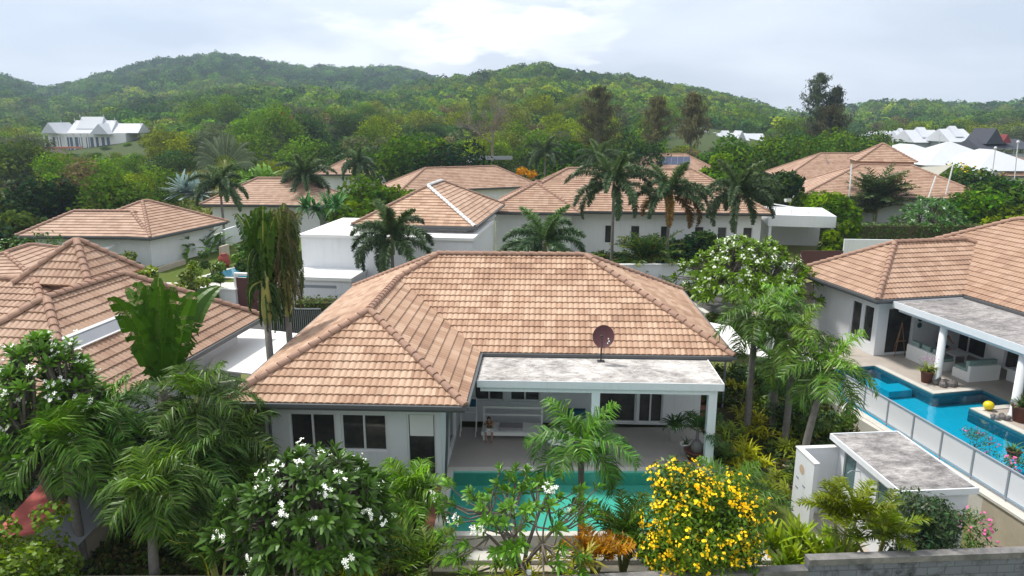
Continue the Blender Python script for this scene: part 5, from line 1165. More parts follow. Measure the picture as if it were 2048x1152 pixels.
# lime cordylines
LIME = (.26, .30, .03)
for i, (px, py, Y, s_, lb, cc) in enumerate([(1120, 1135, 13.9, 1.0, 'yellow-striped grass-like clump left of the pool palm trunk', (.34, .34, .07)), (1000, 1155, 13.7, .6, 'small yellow-green tuft at the foot of the bare frangipani', LIME), (1165, 1150, 13.9, .7, 'yellow-striped clump right at the foot of the pool palm', LIME), (920, 1140, 14.2, .9, 'broad-leaved red-tipped green plant right of the big frangipani', (.10, .20, .03)), (680, 1165, 13.9, .8, 'yellow-green tuft under the big frangipani', LIME), (745, 1160, 13.9, .6, 'small lime tuft under the right side of the big frangipani', LIME)]):
    strap_plant(lb, PY(px, py, Y), 34, .62*s_, .045*s_, cc, 100+i, heads=3, spread=.14, sh=.1)
for i, (px, py, Y) in enumerate([(1470, 905, 22.0), (1500, 940, 21.4), (1528, 975, 20.4), (1560, 1000, 19.8), (1500, 870, 23.2), (1545, 905, 22.2), (1580, 940, 21.0), (1600, 890, 22.4), (1480, 800, 24.4), (1530, 850, 23.6)]):
    strap_plant('%s lime yellow cordyline of the side path planting, counted from the front' % ORD[[3, 2, 1, 0, 5, 4, 6, 7, 9, 8][i]], P(px-5, py-20, -.4), 30, .55, .05, (.27, .29, .03) if i % 3 else (.16, .22, .03), 120+i, 'lime cordylines along the side path', heads=5, spread=.22, sh=.35)
for i, (px, py) in enumerate([(1595, 1120), (1630, 1110), (1560, 1118), (1660, 1124), (1690, 1128), (1570, 1098)]):
    strap_plant('bright lime ginger clump above the block wall, %s from the left' % ORD[[2, 3, 0, 4, 5, 1][i]], PY(px, py+8, 14.7+.1*(i % 3)), 15, .75, .10, (.16, .25, .02), 140+i, 'lime gingers above the block wall', heads=3, spread=.12, sh=.1, el=(1.45, .7), droop=.7)
for i, (px, py, z, lb) in enumerate([(1415, 600, .1, 'broad-leaved green plant at the foot of the large white-flowered frangipani'), (1440, 585, .1, 'taller banana-like plant at the foot of the large white-flowered frangipani'), (1480, 700, -.2, 'green plant between the white canopy and the nearest right palm')]):
    strap_plant(lb, P(px, py, z), 16, 1.5, .26, (.09, .19, .03), 150+i, heads=3, spread=.25, sh=.2, el=(1.45, .8), droop=.6)
# understory of the right garden
UC = [(.05, .10, .02), (.08, .13, .02), (.035, .07, .02)]
for i, (px, py, h, w, lb) in enumerate([(1620, 880, 1.3, 1.9, 'olive green shrub below the railing palms'), (1560, 830, 1.5, 1.9, 'dark shrub in the shade of the right garden palms'), (1500, 770, 1.6, 2.2, 'dark shrub below the white canopy'), (1440, 660, 1.2, 1.6, 'yellow-green shrub on the boundary wall beside the canopy'), (1660, 870, 1.0, 1.6, 'low yellowing shrub under the leaning palm'), (1600, 780, 1.5, 2.0, 'shrub against the boundary wall behind the two trunks'),
        (1430, 810, .5, 1.0, 'low dark ground shrub beside the brick stepping slabs'), (1545, 690, 1.4, 1.8, 'bright shrub behind the tall garden palm'), (1575, 870, 1.2, 1.8, 'mid green shrub among the lime cordylines')]):
    q = P(px, py, -.4); make_tree(lb, q, h, w, 9, 1500, .16, [UC[i % 3], UC[(i+1) % 3]], 160+i, 'shrub', cat='shrub', base=.25, r0=.025, asp=.45)
# big shrubs bottom left
for i, (px, py, Y, h, w, lb, c) in enumerate([(20, 1000, 13.9, 3.6, 2.4, 'bright round-leaved tree at the left edge', (.10, .19, .025)), (70, 1120, 13.4, 1.6, 2.4, 'round-leaved bush in the bottom left corner', (.06, .12, .025)), (170, 1140, 13.6, 1.3, 2.0, 'round-leaved bush below the grey lean-to roof', (.055, .11, .025)), (-20, 1135, 13.2, 2.0, 2.2, 'dark bush cut by the left edge', (.05, .10, .025)), (15, 850, 19, 3.4, 2.6, 'shaded shrub behind the left frangipani', (.03, .06, .02)), (330, 850, 19.4, 3.0, 2.8, 'dark shrub in the gap between the left palms', (.03, .06, .018)), (250, 800, 19.6, 3.4, 2.6, 'dark leafy shrub under the big paddle leaves', (.03, .06, .018)), (480, 930, 18.6, 1.6, 1.6, 'reddish brown croton against the window wing', (.14, .06, .035)), (420, 1000, 17.3, 1.6, 2.2, 'dark shrub behind the straight grey palm trunk', (.035, .06, .02))]):
    q = PY(px, py, Y); zb = -.5; hh = max(h, .5)
    make_tree(lb, (q.x, q.y, zb), hh, w, 16, 4600, .125, [c, tuple(.8*v for v in c)], 180+i, 'leafy_shrub', cat='shrub', base=.15, r0=.035, asp=.75)
# traveller palms
rng = rg(200)
def traveller(label, loc, h, fan, Ln, w, tears, seed, plane=0.0, col=(.055, .12, .018), spread=1.25, petiole=1.1, r0=.12, bend=(0, 0), sheath=True, dead=4, group=None, up0=0.0, deadz=0, dcol=None):
    rng = rg(seed); t = thing('traveller_palm', label, 'palm tree', loc, 0, group); mb = MB(); top = Vector((bend[0], bend[1], h))
    mb.tube([(0,0,-.5), top*.5, top], [r0*1.15, r0, r0*.95], 9); mb.build('trunk', RTRUNK if sheath else TRUNK, t, True)
    if sheath: mb = MB(); mb.tube([top-Vector((0,0,.05)), top+Vector((.03,0,.5)), top+Vector((.05,0,1.5)), top+Vector((.05,0,2.1))], [r0*.95, r0*1.5, r0*1.1, r0*.5], 9); mb.build('leaf_sheath', YSHAFT, t, True); b0 = np.array(top)+np.array([0, 0, 1.2])
    else: b0 = np.array(top)
    Q = []; C = []; px_ = np.array([math.cos(plane), math.sin(plane), 0.]); ny = np.array([-math.sin(plane), math.cos(plane), 0.])
    for i in range(fan):
        k = (i/(fan-1)-.5)*2; a = k*spread+up0; d = px_*math.sin(a)+np.array([0, 0, 1.])*math.cos(a)+ny*rng.normal(0, .10)
        q, c = paddle(b0+np.array([0, 0, .05*i*0]), d, ny*rng.choice([-1, 1])+px_*rng.normal(0, .35), Ln*rng.uniform(.85, 1.08), w*rng.uniform(.85, 1.1), min(1, tears*(.4+abs(k))), rng, .35+.5*abs(k), petiole, np.array(col)*rng.uniform(.8, 1.3)); Q.append(q); C.append(c)
    quads('leaf_fan', np.concatenate(Q), np.concatenate(C), LEAF, t)
    if dead:
        Q = []; C = []
        for i in range(dead):
            zz_ = rng.uniform(-.5, deadz); an = rng.uniform(0, 6.28); d = px_*math.cos(an)*.5+ny*math.sin(an)*.5+np.array([0, 0, -.15 if deadz > 1 else -.4]); k_ = rng.uniform(0, 1)
            q, c = paddle(b0+np.array([0, 0, zz_]), d, ny*math.cos(an)-px_*math.sin(an)+.01, Ln*rng.uniform(.35, .6), w*rng.uniform(.4, .8), 1, rng, 5.5 if deadz > 1 else 1.8, .12, dcol or (.11*(1-k_)+.045*k_, .085*(1-k_)+.08*k_, .045*(1-k_)+.025*k_)); Q.append(q); C.append(c)
        quads('dead_leaves', np.concatenate(Q), np.concatenate(C), LEAF, t)
    return t
q = PY(300, 775, 19.3)
traveller('broad traveller palm with huge intact green paddle leaves before the left villa roof', (q.x+.35, q.y, -.4), q.z+.3, 9, 2.9, .46, .3, 201, .12, (.042, .11, .015), .25, .35, .14, sheath=False, dead=3, up0=.05)
q = PY(540, 700, 24.5)
traveller('tall traveller palm with a smooth yellow-green sheath and an upright green fan', (q.x, q.y, -.5), 4.2, 12, 2.45, .36, .7, 202, .5, (.036, .095, .015), .14, .4, .13, bend=(-.02, 0), dead=34, deadz=1.9, dcol=(.03, .065, .018))
q = PY(580, 690, 25.2)
traveller('tall traveller palm with a mass of torn brown leaves hanging around its stem', (q.x, q.y, -.5), 4.3, 9, 2.5, .34, 1.0, 203, .3, (.07, .10, .03), .16, .2, .12, dead=70, deadz=2.7)
q = PY(452, 345, 88)
traveller('fan-shaped traveller palm with an orange centre standing before the wooded slope', (q.x, q.y, -1), q.z+.4, 19, 2.7, .42, .9, 204, 0, (.10, .13, .08), 1.4, 1.5, .25, sheath=True, dead=0)
# banana plants and mid-ground garden plants
for i, (px, py, Y, s_, lb) in enumerate([(398, 480, 54, 1.0, 'banana plant behind the long low villa wing at left'), (440, 478, 55, .9, 'banana plant right of the low villa wing at left'), (545, 352, 76, 1.1, 'banana-like bush behind the half hidden villa'), (500, 350, 78, .9, 'second banana-like bush behind the half hidden villa')]):
    q = PY(px, py, Y); strap_plant(lb, (q.x, q.y, q.z-1.4), 22, 2.6*s_, .5*s_, (.08, .17, .03), 210+i, name='banana_plant', heads=3, spread=.5, sh=.6, el=(1.5, .4), droop=1.3)
for i, (px, py, Y, lb) in enumerate([(618, 440, 56, 'fan palm with a red-brown trunk above the white terrace roof, left one'), (664, 436, 56, 'fan palm with a red-brown trunk above the white terrace roof, right one')]):
    q = PY(px, py-30, Y); strap_plant(lb, (q.x, q.y, q.z-1.0), 50, 1.5, .22, (.05, .13, .04), 220+i, name='fan_palm', heads=2, spread=.3, sh=.9, el=(1.5, -.3), droop=.9)
q = PY(372, 372, 80); t = strap_plant('silvery blue fan palm on the left, before the woods', (q.x, q.y, q.z-2.0), 60, 2.6, .5, (.20, .26, .25), 224, name='silver_palm', heads=2, spread=.4, sh=1.6, el=(1.5, -.2), droop=.5)
# hedges
hedge('clipped dark hedge on the near side of the lane, left of the nearest villa roof', P(590, 640, -.5), P(715, 640, -.5), 1.4, -.6, .55, 230)
hedge('long clipped hedge above the right villa', P(1672, 505, -.6), P(2060, 505, -.6), 1.6, -.9, 1.75, 231, (.04, .085, .012), .2, 26)
hedge('square clipped hedge block right of the low villa at left', P(334, 512, zt_p), P(400, 502, zt_p), 1.6, -.6, 1.9, 232, (.06, .12, .012), .2, 26)
hedge('clipped dark hedge at the foot of the white lane wall', P(1330, 600, -.5), P(1420, 598, -.5), 1.0, -.6, .25, 233)
hedge('bright clipped hedge in front of the small distant villa', P(640, 388, 0), P(775, 390, 0), 2, -1, 1.2, 234, (.09, .16, .015), .25, 16)
# mid-ground shrubs and small trees (label, px, py at the base, distance, height, width, colours)
MG = [ # label, px, py of the top, distance, width, colour
 ('bright round shrub on top of the low white wall at left', 380, 505, 44, 1.4, (0.09, 0.16, 0.02)),
 ('spiky yellow-green shrub in front of the low white wall at left', 377, 528, 41, 2.6, (0.11, 0.17, 0.02)),
 ('yellow-green shrub between the cupola roof and the white wall', 293, 520, 42, 1.7, (0.1, 0.16, 0.02)),
 ('dark shrub right of the cream pillar and the red jar', 476, 480, 47, 1.5, (0.06, 0.12, 0.02)),
 ('low clipped bush at the corner of the left pool', 438, 546, 42, 1.0, (0.06, 0.12, 0.02)),
 ('leafy shrub in front of the low villa wall, right end', 232, 495, 47, 2.4, (0.06, 0.12, 0.02)),
 ('shrub with small white flowers in front of the low villa wall, left end', 60, 482, 45, 6, (0.05, 0.11, 0.02)),
 ('dark green tree left of the low villa roof', 75, 358, 66, 7.5, (0.022, 0.048, 0.018)),
 ('dark shrub mass at the left edge before the low villa', 15, 435, 55, 6, (0.035, 0.065, 0.02)),
 ('bushy green tree behind the low villa roof', 210, 365, 68, 8, (0.06, 0.11, 0.02)),
 ('light green shrub behind the low villa roof', 150, 370, 72, 5, (0.08, 0.13, 0.025)),
 ('leafy green tree mass right of the fan palms', 740, 372, 66, 9, (0.06, 0.12, 0.02)),
 ('green shrub row left of the white-edged hip roof', 700, 398, 60, 5, (0.07, 0.13, 0.02)),
 ('light green tree behind the white-edged hip roof', 790, 370, 78, 6, (0.07, 0.13, 0.02)),
 ('dark shrub at the foot of the long villa, centre', 1385, 470, 54, 5.0, (0.022, 0.05, 0.018)),
 ('low dark planting under the tallest foxtail palm', 1215, 518, 52, 5, (0.03, 0.06, 0.02)),
 ('green shrub behind the carport roof', 1660, 392, 68, 5, (0.08, 0.15, 0.02)),
 ('bright rounded bush left of the long hedge', 1685, 447, 58, 3.2, (0.07, 0.15, 0.015)),
 ('bright green bush left of the dense clumping palm', 1645, 388, 72, 6, (0.09, 0.16, 0.02)),
 ('dark tree at the edge of the long villa roof', 1555, 332, 72, 5, (0.025, 0.055, 0.018)),
 ('green tree right of the upper right villa wall', 1960, 395, 66, 7, (0.06, 0.13, 0.02)),
 ('dense dark green tree at the right edge above the hedge', 2030, 365, 70, 8, (0.035, 0.08, 0.02)),
 ('dark round tree below the yellow-flowered shrub', 1960, 345, 84, 8, (0.03, 0.07, 0.025)),
 ('mixed green shrub at the right edge beside the hedge', 2040, 408, 62, 5, (0.08, 0.14, 0.02)),
 ('leafy tree on the left edge below the white hillside villa', 20, 275, 120, 12, (0.05, 0.09, 0.02)),
 ('bright shrub right of the solar panel roof', 1440, 312, 92, 6, (0.06, 0.13, 0.02)),
 ('bright green tree behind the foxtail palms at the long villa', 1455, 285, 110, 10, (0.05, 0.12, 0.02)),
 ('mango tree with fresh light tips, left part', 800, 278, 98, 13, (0.05, 0.12, 0.02)),
 ('mango tree with very dark foliage, right part', 885, 268, 96, 13, (0.016, 0.038, 0.014)),
 ('pale-leaved tree left of the dark mango', 745, 262, 112, 9, (0.06, 0.085, 0.05)),
 ('dense bright tree behind the long villa roof, left', 1150, 275, 100, 13, (0.035, 0.085, 0.018)),
 ('dark green tree right of the first far palm', 1260, 285, 112, 13, (0.03, 0.065, 0.02)),
 ('bright tree behind the middle of the upper right roofs', 1600, 275, 112, 13, (0.055, 0.115, 0.02)),
 ('rounded green tree behind the solar panel at upper right', 1690, 262, 120, 14, (0.045, 0.095, 0.02)),
 ('tree between the casuarina pair and the cupola', 1760, 264, 140, 14, (0.03, 0.065, 0.02)),
 ('dark spiky shrub left of the cream pillar', 420, 484, 45, 1.8, (0.05, 0.1, 0.02))]
for i, (lb, px, py, Y, w, c) in enumerate(MG):
    q = PY(px, py, Y); far_ = Y > 50; zb = terr1(q.x, Y); h = max(q.z-zb, .6)*1.03; q.z = zb
    c2 = tuple(v*k for v, k in zip(c, (1.6, 1.35, 1.1)))
    make_tree(lb, (q.x, q.y, q.z), h, w, 16 if w > 4 else 9, int(min(5200, 900*max(w, 2))), .20 if not far_ else .32+.002*Y, [c, c2, tuple(.75*v for v in c)], 300+i, 'leafy_tree' if h > 3.5 else 'shrub', cat='tree' if h > 3.5 else 'shrub', base=.18, squash=.75, r0=.05+.01*h, lm=LEAF if not far_ else FOREST, asp=.7)
q = PY(1925, 326, 92); make_tree('yellow-flowered shrub tree in front of the big white roofs', (q.x, q.y, -.6), q.z+.6, 9, 16, 4200, .42, [(.10, .16, .02), (.07, .13, .02)], 400, 'flowering_tree', extra=(90, .16, (.6, .40, .01), 5), base=.2, r0=.12, lm=FOREST)
q = PY(1052, 316, 90); make_tree('small tree with orange-yellow leaves at the left end of the long villa roof', (q.x, q.y, -.6), q.z+.6, 3, 8, 700, .4, [(.45, .26, .02), (.12, .14, .03)], 401, 'small_tree', base=.2, r0=.06, lm=FOREST)

# casuarinas
def casuarina(label, px, ptop, pbase, Y, w, seed, col, dens=2600, gaps=1.0, group='casuarina trees'):
    rng = rg(seed); a, b = PY(px, ptop, Y), PY(px, pbase, Y); h = a.z-b.z; t = thing('casuarina', label, 'tree', b, 0, group); mb = MB(); mb.tube([(0,0,-1),(0,0,h*.5),(0,0,h*.98)], [h*.02, h*.013, .03], 6)
    nb = 70; Q = []; C = []
    for i in range(nb):
        k = rng.uniform(.1, 1)**.8; z0 = h*k; r_ = w*.5*(1-k)**.55*rng.uniform(.5, 1.1); an = rng.uniform(0, 6.28); e = np.array([r_*math.cos(an), r_*math.sin(an), z0+r_*rng.uniform(.3, .9)]); mb.tube([(0,0,z0), tuple(e)], [.05, .015], 4, False)
        n = int(dens/nb); f = rng.uniform(.25, 1.05, (n, 1)); c = np.array([0, 0, z0])*(1-f)+e*f+rng.normal(0, .28*gaps, (n, 3))*np.array([1, 1, .8]); d = norm(rng.normal(0, .5, (n, 3))+np.array([0, 0, -.9])); s_ = norm(np.cross(d, rng.normal(0, 1, (n, 3))))*.09; l = rng.uniform(.3, .8, (n, 1))
        Q.append(np.stack([c-s_, c+s_, c+d*l+s_*.4, c+d*l-s_*.4], 1)); C.append(jit(np.array(col)*rng.uniform(.75, 1.25), n, .15, rng))
    mb.build('trunk', TRUNK, t); quads('crown', np.concatenate(Q), np.concatenate(C), FOREST, t); return t
casuarina('tallest casuarina with a feathery top against the sky', 1628, 150, 300, 150, 11, 501, (.07, .09, .055), 3800)
casuarina('second casuarina with a thin top against the sky, right of the tallest', 1662, 174, 300, 150, 8.0, 502, (.07, .085, .055), 2800)
casuarina('brown casuarina leftmost, behind the long villa', 1195, 178, 318, 130, 12, 503, (.10, .105, .05), 4200)
casuarina('narrow brown casuarina in the middle', 1312, 196, 312, 130, 8, 504, (.11, .11, .05), 2800)
casuarina('brown casuarina left of the far white roofs', 1380, 190, 318, 132, 9, 505, (.11, .105, .05), 3200)
casuarina('short dark casuarina below the pair against the sky', 1650, 215, 305, 146, 11, 506, (.06, .06, .03), 4200)
# leafless tree
rng = rg(520); q = PY(985, 310, 128); t = thing('bare_tree', 'leafless grey-brown tree standing before the wooded hill', 'tree', q); mb = MB()
def bare(p, d, l, r_, k):
    e = p+d*l; mb.tube([p, e], [r_, r_*.65], 5 if k > 2 else 3, False)
    if k > 0:
        for i in range(3): bare(e, (d+Vector(rng.normal(0, .42, 3))+Vector((0, 0, .12))).normalized(), l*rng.uniform(.62, .85), r_*.6, k-1)
bare(Vector((0,0,-1)), Vector((0,0,1)), 3.0, .28, 6); mb.build('trunk', mat('pale_bark', (.22, .18, .15), .9), t)
Q, C = clumps(900, tree_lobes(8, 8, 10, rng, .9, .4), .22, [(.16, .13, .08)], rng); quads('crown', Q, C, FOREST, t)

# ------------------------------------------------------------------ woodland trees, each a thing; six kinds
KIND = [('dark round tree', (.036, .072, .020)), ('bright green round tree', (.095, .175, .018)), ('yellow-green feathery tree', (.145, .195, .02)), ('olive green tree', (.11, .135, .03)), ('mid green tree', (.08, .14, .022)), ('grey-green tree', (.08, .10, .05)), ('brownish thin tree', (.12, .105, .05))]
PROTO = []
for i, (nm, c) in enumerate(KIND):
    c2 = tuple(v*1.3 for v in c); c3 = tuple(v*.78 for v in c)
    PROTO.append(make_tree(nm+' in the woodland behind the villas', (0, 0, 0), 8, 8.5 if i != 6 else 6, 20, 3400 if i != 6 else 1500, .42, [c, c2, c3], 600+i, 'woodland_tree', 'trees of the woodland behind the villas', base=.25, squash=.7, r0=.16, lm=FOREST, asp=.7))
roofs = [(o.location.x, o.location.y) for o in S.objects if o.get('category') in ('house', 'villa', 'pavilion')]
wr_ = random.Random(5); placed = []; nwood = 0
def lower_d(px):   # how near the wood comes, by direction
    return interp([(-100, 150), (60, 132), (150, 96), (330, 90), (430, 98), (640, 122), (760, 116), (1000, 132), (1250, 126), (1500, 134), (1620, 150), (1750, 240), (2100, 262)], px)
tries = 0
while nwood < 235 and tries < 9000:
    tries += 1; px = wr_.uniform(-90, 2140); d = lower_d(px)+wr_.random()**1.35*(140 if px < 1650 else 110); az = math.atan((px-1024)/F_PX*.985); x, y = d*math.sin(az), d*math.cos(az)
    sz = wr_.uniform(.55, 1.1)*(1+.0012*d)
    if 30 < px < 330 and 172 < y < 222: continue
    if any((x-a)**2+(y-b)**2 < (4.6*sz+4.6*s2)**2*.42 for a, b, s2 in placed): continue
    if any(abs(x-6-a) < 12 and -3 < y-b < 14 for a, b in roofs): continue
    ylim = 262 if px > 1640 and d < 265 else (303 if 60 < px < 310 and y < 222 else (286 if 1325 < px < 1540 and d < 262 else 150))
    z = terr1(x, y)-.3; zmax = PY(px, ylim, y).z
    if z+8*sz > zmax: sz = (zmax-z)/8.4
    if sz < .32: continue
    placed.append((x, y, sz)); k = wr_.choices(range(7), weights=[3, 4, 4, 4, 5, 2, 1.3])[0]
    p = PROTO[k]; sc_ = (max(sz, .5), max(sz, .5), sz*wr_.uniform(.8, 1.05))
    reg = ['at the far left edge', 'below the white hillside villa', 'left of the fan-shaped palm', 'behind the small distant villa', 'behind the dark mango tree', 'around the leafless tree', 'behind the first brown casuarina', 'between the brown casuarinas', 'left of the tall casuarina pair', 'right of the tall casuarina pair', 'behind the far white roofs'][int(np.searchsorted([60, 300, 470, 730, 910, 1090, 1250, 1400, 1600, 1760], px))]
    dep_ = 'nearest the villas' if d < lower_d(px)+28 else ('half way back' if d < lower_d(px)+75 else 'at the foot of the hills')
    lab = '%s %s, %s' % (KIND[k][0], reg, dep_)
    if p.get('used'): dup(p, (x, y, z), wr_.uniform(0, 6.28), lab, sc_)
    else: p.location = (x, y, z); p.scale = sc_; p['used'] = 1; p['label'] = lab
    nwood += 1
for i in range(16):
    px = wr_.uniform(60, 330); y = wr_.uniform(150, 204); q = PY(px, wr_.uniform(297, 312), y); z = terr1(q.x, y)-.3; hh_ = min(max(q.z-z, 1.5)/9.2, .8)
    dup(PROTO[wr_.choice([0, 1, 3, 4])], (q.x, y, z), wr_.uniform(0, 6.28), '%s bush on the grassy slope below the white hillside villa' % ORD[i], (max(hh_, .4)*.8, max(hh_, .4)*.8, hh_), 'bushes below the white hillside villa')
for p in PROTO:
    if 'used' in p: del p['used']
for o in S.objects:
    if 'used' in o: del o['used']
q = PY(592, 262, 185); make_tree('flame tree with orange flowers in the woodland', (q.x, q.y, terr1(q.x, q.y)), 8, 9, 14, 1500, .5, [(.45, .09, .02), (.07, .10, .02)], 620, 'flame_tree', base=.4, r0=.15, lm=FOREST)
# scrub on the rough ground at left and between the houses
rng = rg(640); n = 5200; px = rng.uniform(-150, 2200, n); d = rng.uniform(50, 150, n); az = np.arctan((px-1024)/F_PX); X, Y = d*np.sin(az), d*np.cos(az)
keep = np.ones(n, bool)
for a, b in roofs: keep &= ~((X > a-4) & (X < a+26) & (Y > b-3) & (Y < b+14))
keep &= (px < 640) | (d > 78); X, Y = X[keep], Y[keep]; n = len(X); Z = terr(X, Y)
m = 9; c = np.repeat(np.stack([X, Y, Z], 1), m, 0); Rr = np.repeat(rng.uniform(.3, 1.1, (n, 1)), m, 0); u = norm(rng.normal(0, 1, (n*m, 3))+np.array([0, 0, .5])); c = c+u*Rr*np.array([1.1, 1.1, .7]); nr = norm(u+rng.normal(0, .5, (n*m, 3))); a = norm(np.cross(nr, rng.normal(0, 1, (n*m, 3)))); b = np.cross(nr, a); s_ = rng.uniform(.2, .5, (n*m, 1))
cc = np.repeat(np.array([(.07, .11, .02), (.14, .16, .05), (.05, .09, .02), (.17, .16, .08)])[rng.integers(0, 4, n)], m, 0)*rng.uniform(.7, 1.3, (n*m, 1))
tag(quads('undergrowth', np.stack([c-a*s_, c+b*s_*.7, c+a*s_, c-b*s_*.7], 1), cc, FOREST), 'low scrub and tall grass on the rough ground', 'undergrowth', kind='stuff')
# ground cover in the planted beds
rng = rg(641); Xs = []; 
for (x0, x1, y0, y1, z, k) in ((-12.4, plx-.6, 13.4, 18.6, -.3, 1500), (plx, 12.5, 13.5, 15.0, -.5, 420), (8.6, 12.4, 20, 31, -.4, 1700), (-9.8, -7.6, 18, 30, -.3, 500)):
    Xs.append(np.stack([rng.uniform(x0, x1, k), rng.uniform(y0, y1, k), np.full(k, z)], 1))
c0 = np.concatenate(Xs); n = len(c0); m = 10; c = np.repeat(c0, m, 0)+rng.normal(0, .12, (n*m, 3))*np.array([1, 1, .8])+np.array([0, 0, .12]); nr = norm(rng.normal(0, .8, (n*m, 3))+np.array([0, 0, .8])); a = norm(np.cross(nr, rng.normal(0, 1, (n*m, 3)))); b = np.cross(nr, a); s_ = rng.uniform(.04, .12, (n*m, 1))
cc = np.repeat(np.array([(.05, .09, .02), (.07, .12, .02), (.10, .09, .03), (.035, .06, .02)])[rng.integers(0, 4, n)], m, 0)*rng.uniform(.6, 1.3, (n*m, 1))
tag(quads('ground_cover', np.stack([c-a*s_, c+b*s_*.6, c+a*s_, c-b*s_*.6], 1), cc, LEAF), 'low leafy ground cover in the planted beds', 'ground cover', kind='stuff')
# forest on the hills, one mass
rng = rg(650); parts_ = []
for (da, db, sp, dia) in ((150, 300, 5.6, 6.2), (300, 620, 7.2, 8), (620, 1040, 10, 11.5)):
    N_ = int(.86*(db*db-da*da)/(sp*sp)); az = rng.uniform(-.86, .86, N_); d = np.sqrt(rng.uniform(da*da, db*db, N_)); parts_.append(np.stack([d*np.sin(az), d*np.cos(az), dia*rng.uniform(.55, 1.25, N_)], 1))
F = np.concatenate(parts_); zt_ = terr(F[:, 0], F[:, 1]); dd_ = np.hypot(F[:, 0], F[:, 1]); az_ = np.arctan2(F[:, 0], F[:, 1])
keep = zt_ > -.4; pxx = 1024+np.tan(az_)*F_PX
keep &= ~((pxx > 1650) & (dd_ < 330)); keep &= ~((pxx > 40) & (pxx < 330) & (F[:, 1] < 222)); keep &= ~((pxx > 1315) & (pxx < 1550) & (dd_ < 266)); keep &= dd_ > np.array([lower_d(v) for v in pxx])+50
F, zt_, dd_ = F[keep], zt_[keep], dd_[keep]
# cull crowns wholly behind a nearer slope
order = []; el = np.arctan2(zt_+F[:, 2]*.8-CAM_H, dd_); bins = ((np.arctan2(F[:, 0], F[:, 1])+.9)/.004).astype(int); mx = np.full(520, -9.)
for i in np.argsort(dd_):
    b_ = bins[i]
    if el[i] > mx[b_]-.004: order.append(i)
    mx[b_] = max(mx[b_], np.arctan2(zt_[i]-CAM_H, dd_[i]))
F, zt_, dd_ = F[order], zt_[order], dd_[order]; NF = len(F); print('forest crowns', NF)
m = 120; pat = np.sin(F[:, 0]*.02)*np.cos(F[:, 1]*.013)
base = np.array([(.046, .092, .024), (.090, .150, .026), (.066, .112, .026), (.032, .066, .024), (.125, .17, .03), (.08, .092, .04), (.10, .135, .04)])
ci = rng.choice(7, NF, p=[.2, .2, .2, .14, .13, .07, .06]); col = base[ci]*rng.uniform(.65, 1.4, (NF, 1)); pk_ = np.sin(F[:, 0]*.013+1)*np.cos(F[:, 1]*.017)+.6*np.sin(F[:, 0]*.041)*np.sin(F[:, 1]*.033+2); far2 = (dd_[:, None] > 640)*1.0; col = col*(1-far2*np.array([.42, .26, .05])); col = col*(1+.22*pk_[:, None])*np.where(pk_[:, None] > .2, np.array([1.15, 1.05, .9]), np.array([.95, 1.0, 1.05]))  # far crowns darker and bluer: cloud shadow on that hill put into their colour
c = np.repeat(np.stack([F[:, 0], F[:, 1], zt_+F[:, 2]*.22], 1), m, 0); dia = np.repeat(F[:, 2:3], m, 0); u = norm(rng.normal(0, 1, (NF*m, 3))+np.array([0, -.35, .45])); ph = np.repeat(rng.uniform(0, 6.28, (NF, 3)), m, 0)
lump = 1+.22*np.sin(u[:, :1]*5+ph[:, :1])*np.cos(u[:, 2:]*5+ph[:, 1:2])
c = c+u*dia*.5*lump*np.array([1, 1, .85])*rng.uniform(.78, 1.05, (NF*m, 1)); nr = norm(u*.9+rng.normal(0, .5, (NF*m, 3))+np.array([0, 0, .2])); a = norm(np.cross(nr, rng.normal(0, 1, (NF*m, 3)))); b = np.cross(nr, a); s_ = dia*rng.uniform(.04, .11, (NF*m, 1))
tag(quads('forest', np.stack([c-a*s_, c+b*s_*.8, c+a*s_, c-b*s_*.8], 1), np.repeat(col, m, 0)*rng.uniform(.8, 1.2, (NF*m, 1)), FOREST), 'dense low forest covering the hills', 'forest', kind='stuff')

# ================================================================== veranda furniture and people
def hthing(name, label, cat, x, y, rz=0, group=None): q = HW(x, y, 0); return thing(name, label, cat, q, TH+rz, group)
bq = HL(P(1026, 862, 0))
by = -.1
t = hthing('daybed', 'long white slatted daybed on the veranda', 'daybed', bq.x, by-.2)
MB().box(-1.05, 1.05, -.5, .35, .2, .33).build('seat', WHITE2, t)
mb = MB(); mb.box(-1.05, -.98, .28, .34, .33, .95).box(.98, 1.05, .28, .34, .33, .95).box(-.98, .98, .28, .34, .87, .95).box(-.98, .98, .29, .33, .60, .66); mb.build('backrest', WHITE2, t)
for x in (-1, .95):
    for y in (-.46, .26): MB().box(x, x+.06, y, y+.06, 0, .2).build('leg', WHITE2, t)
MB().box(-.45, .35, -.35, .1, .331, .43).build('cushion', mat('grey_cushion', (.30, .28, .30), .9), t)
t = hthing('armchair', 'white armchair with dark blue cushions, right of the daybed', 'chair', bq.x+2.1, by-.25)
MB().box(-.45, .45, -.4, .4, .12, .36).build('seat', WHITE2, t); MB().box(-.43, .43, .2, .4, .36, .9).build('back_cushion', CUSHB, t); MB().box(-.38, .38, -.38, .19, .361, .48).build('seat_cushion', CUSHB, t)
for x in (-.45, .37): MB().box(x, x+.08, -.4, .4, .362, .62).build('armrest', WHITE2, t)
t = hthing('folding_ladder', 'white metal folding chair with slats and a blue back, left of the daybed', 'chair', bq.x-1.55, by-.15)
mb = MB()
for x in (-.27, .27): mb.tube([(x, .2, 0), (x, .25, 1.25)], .015, 6).tube([(x, -.25, 0), (x, .22, .65)], .015, 6)
for z in (.7, .8, .9): mb.tube([(-.27, .235, z), (.27, .235, z)], .012, 6)
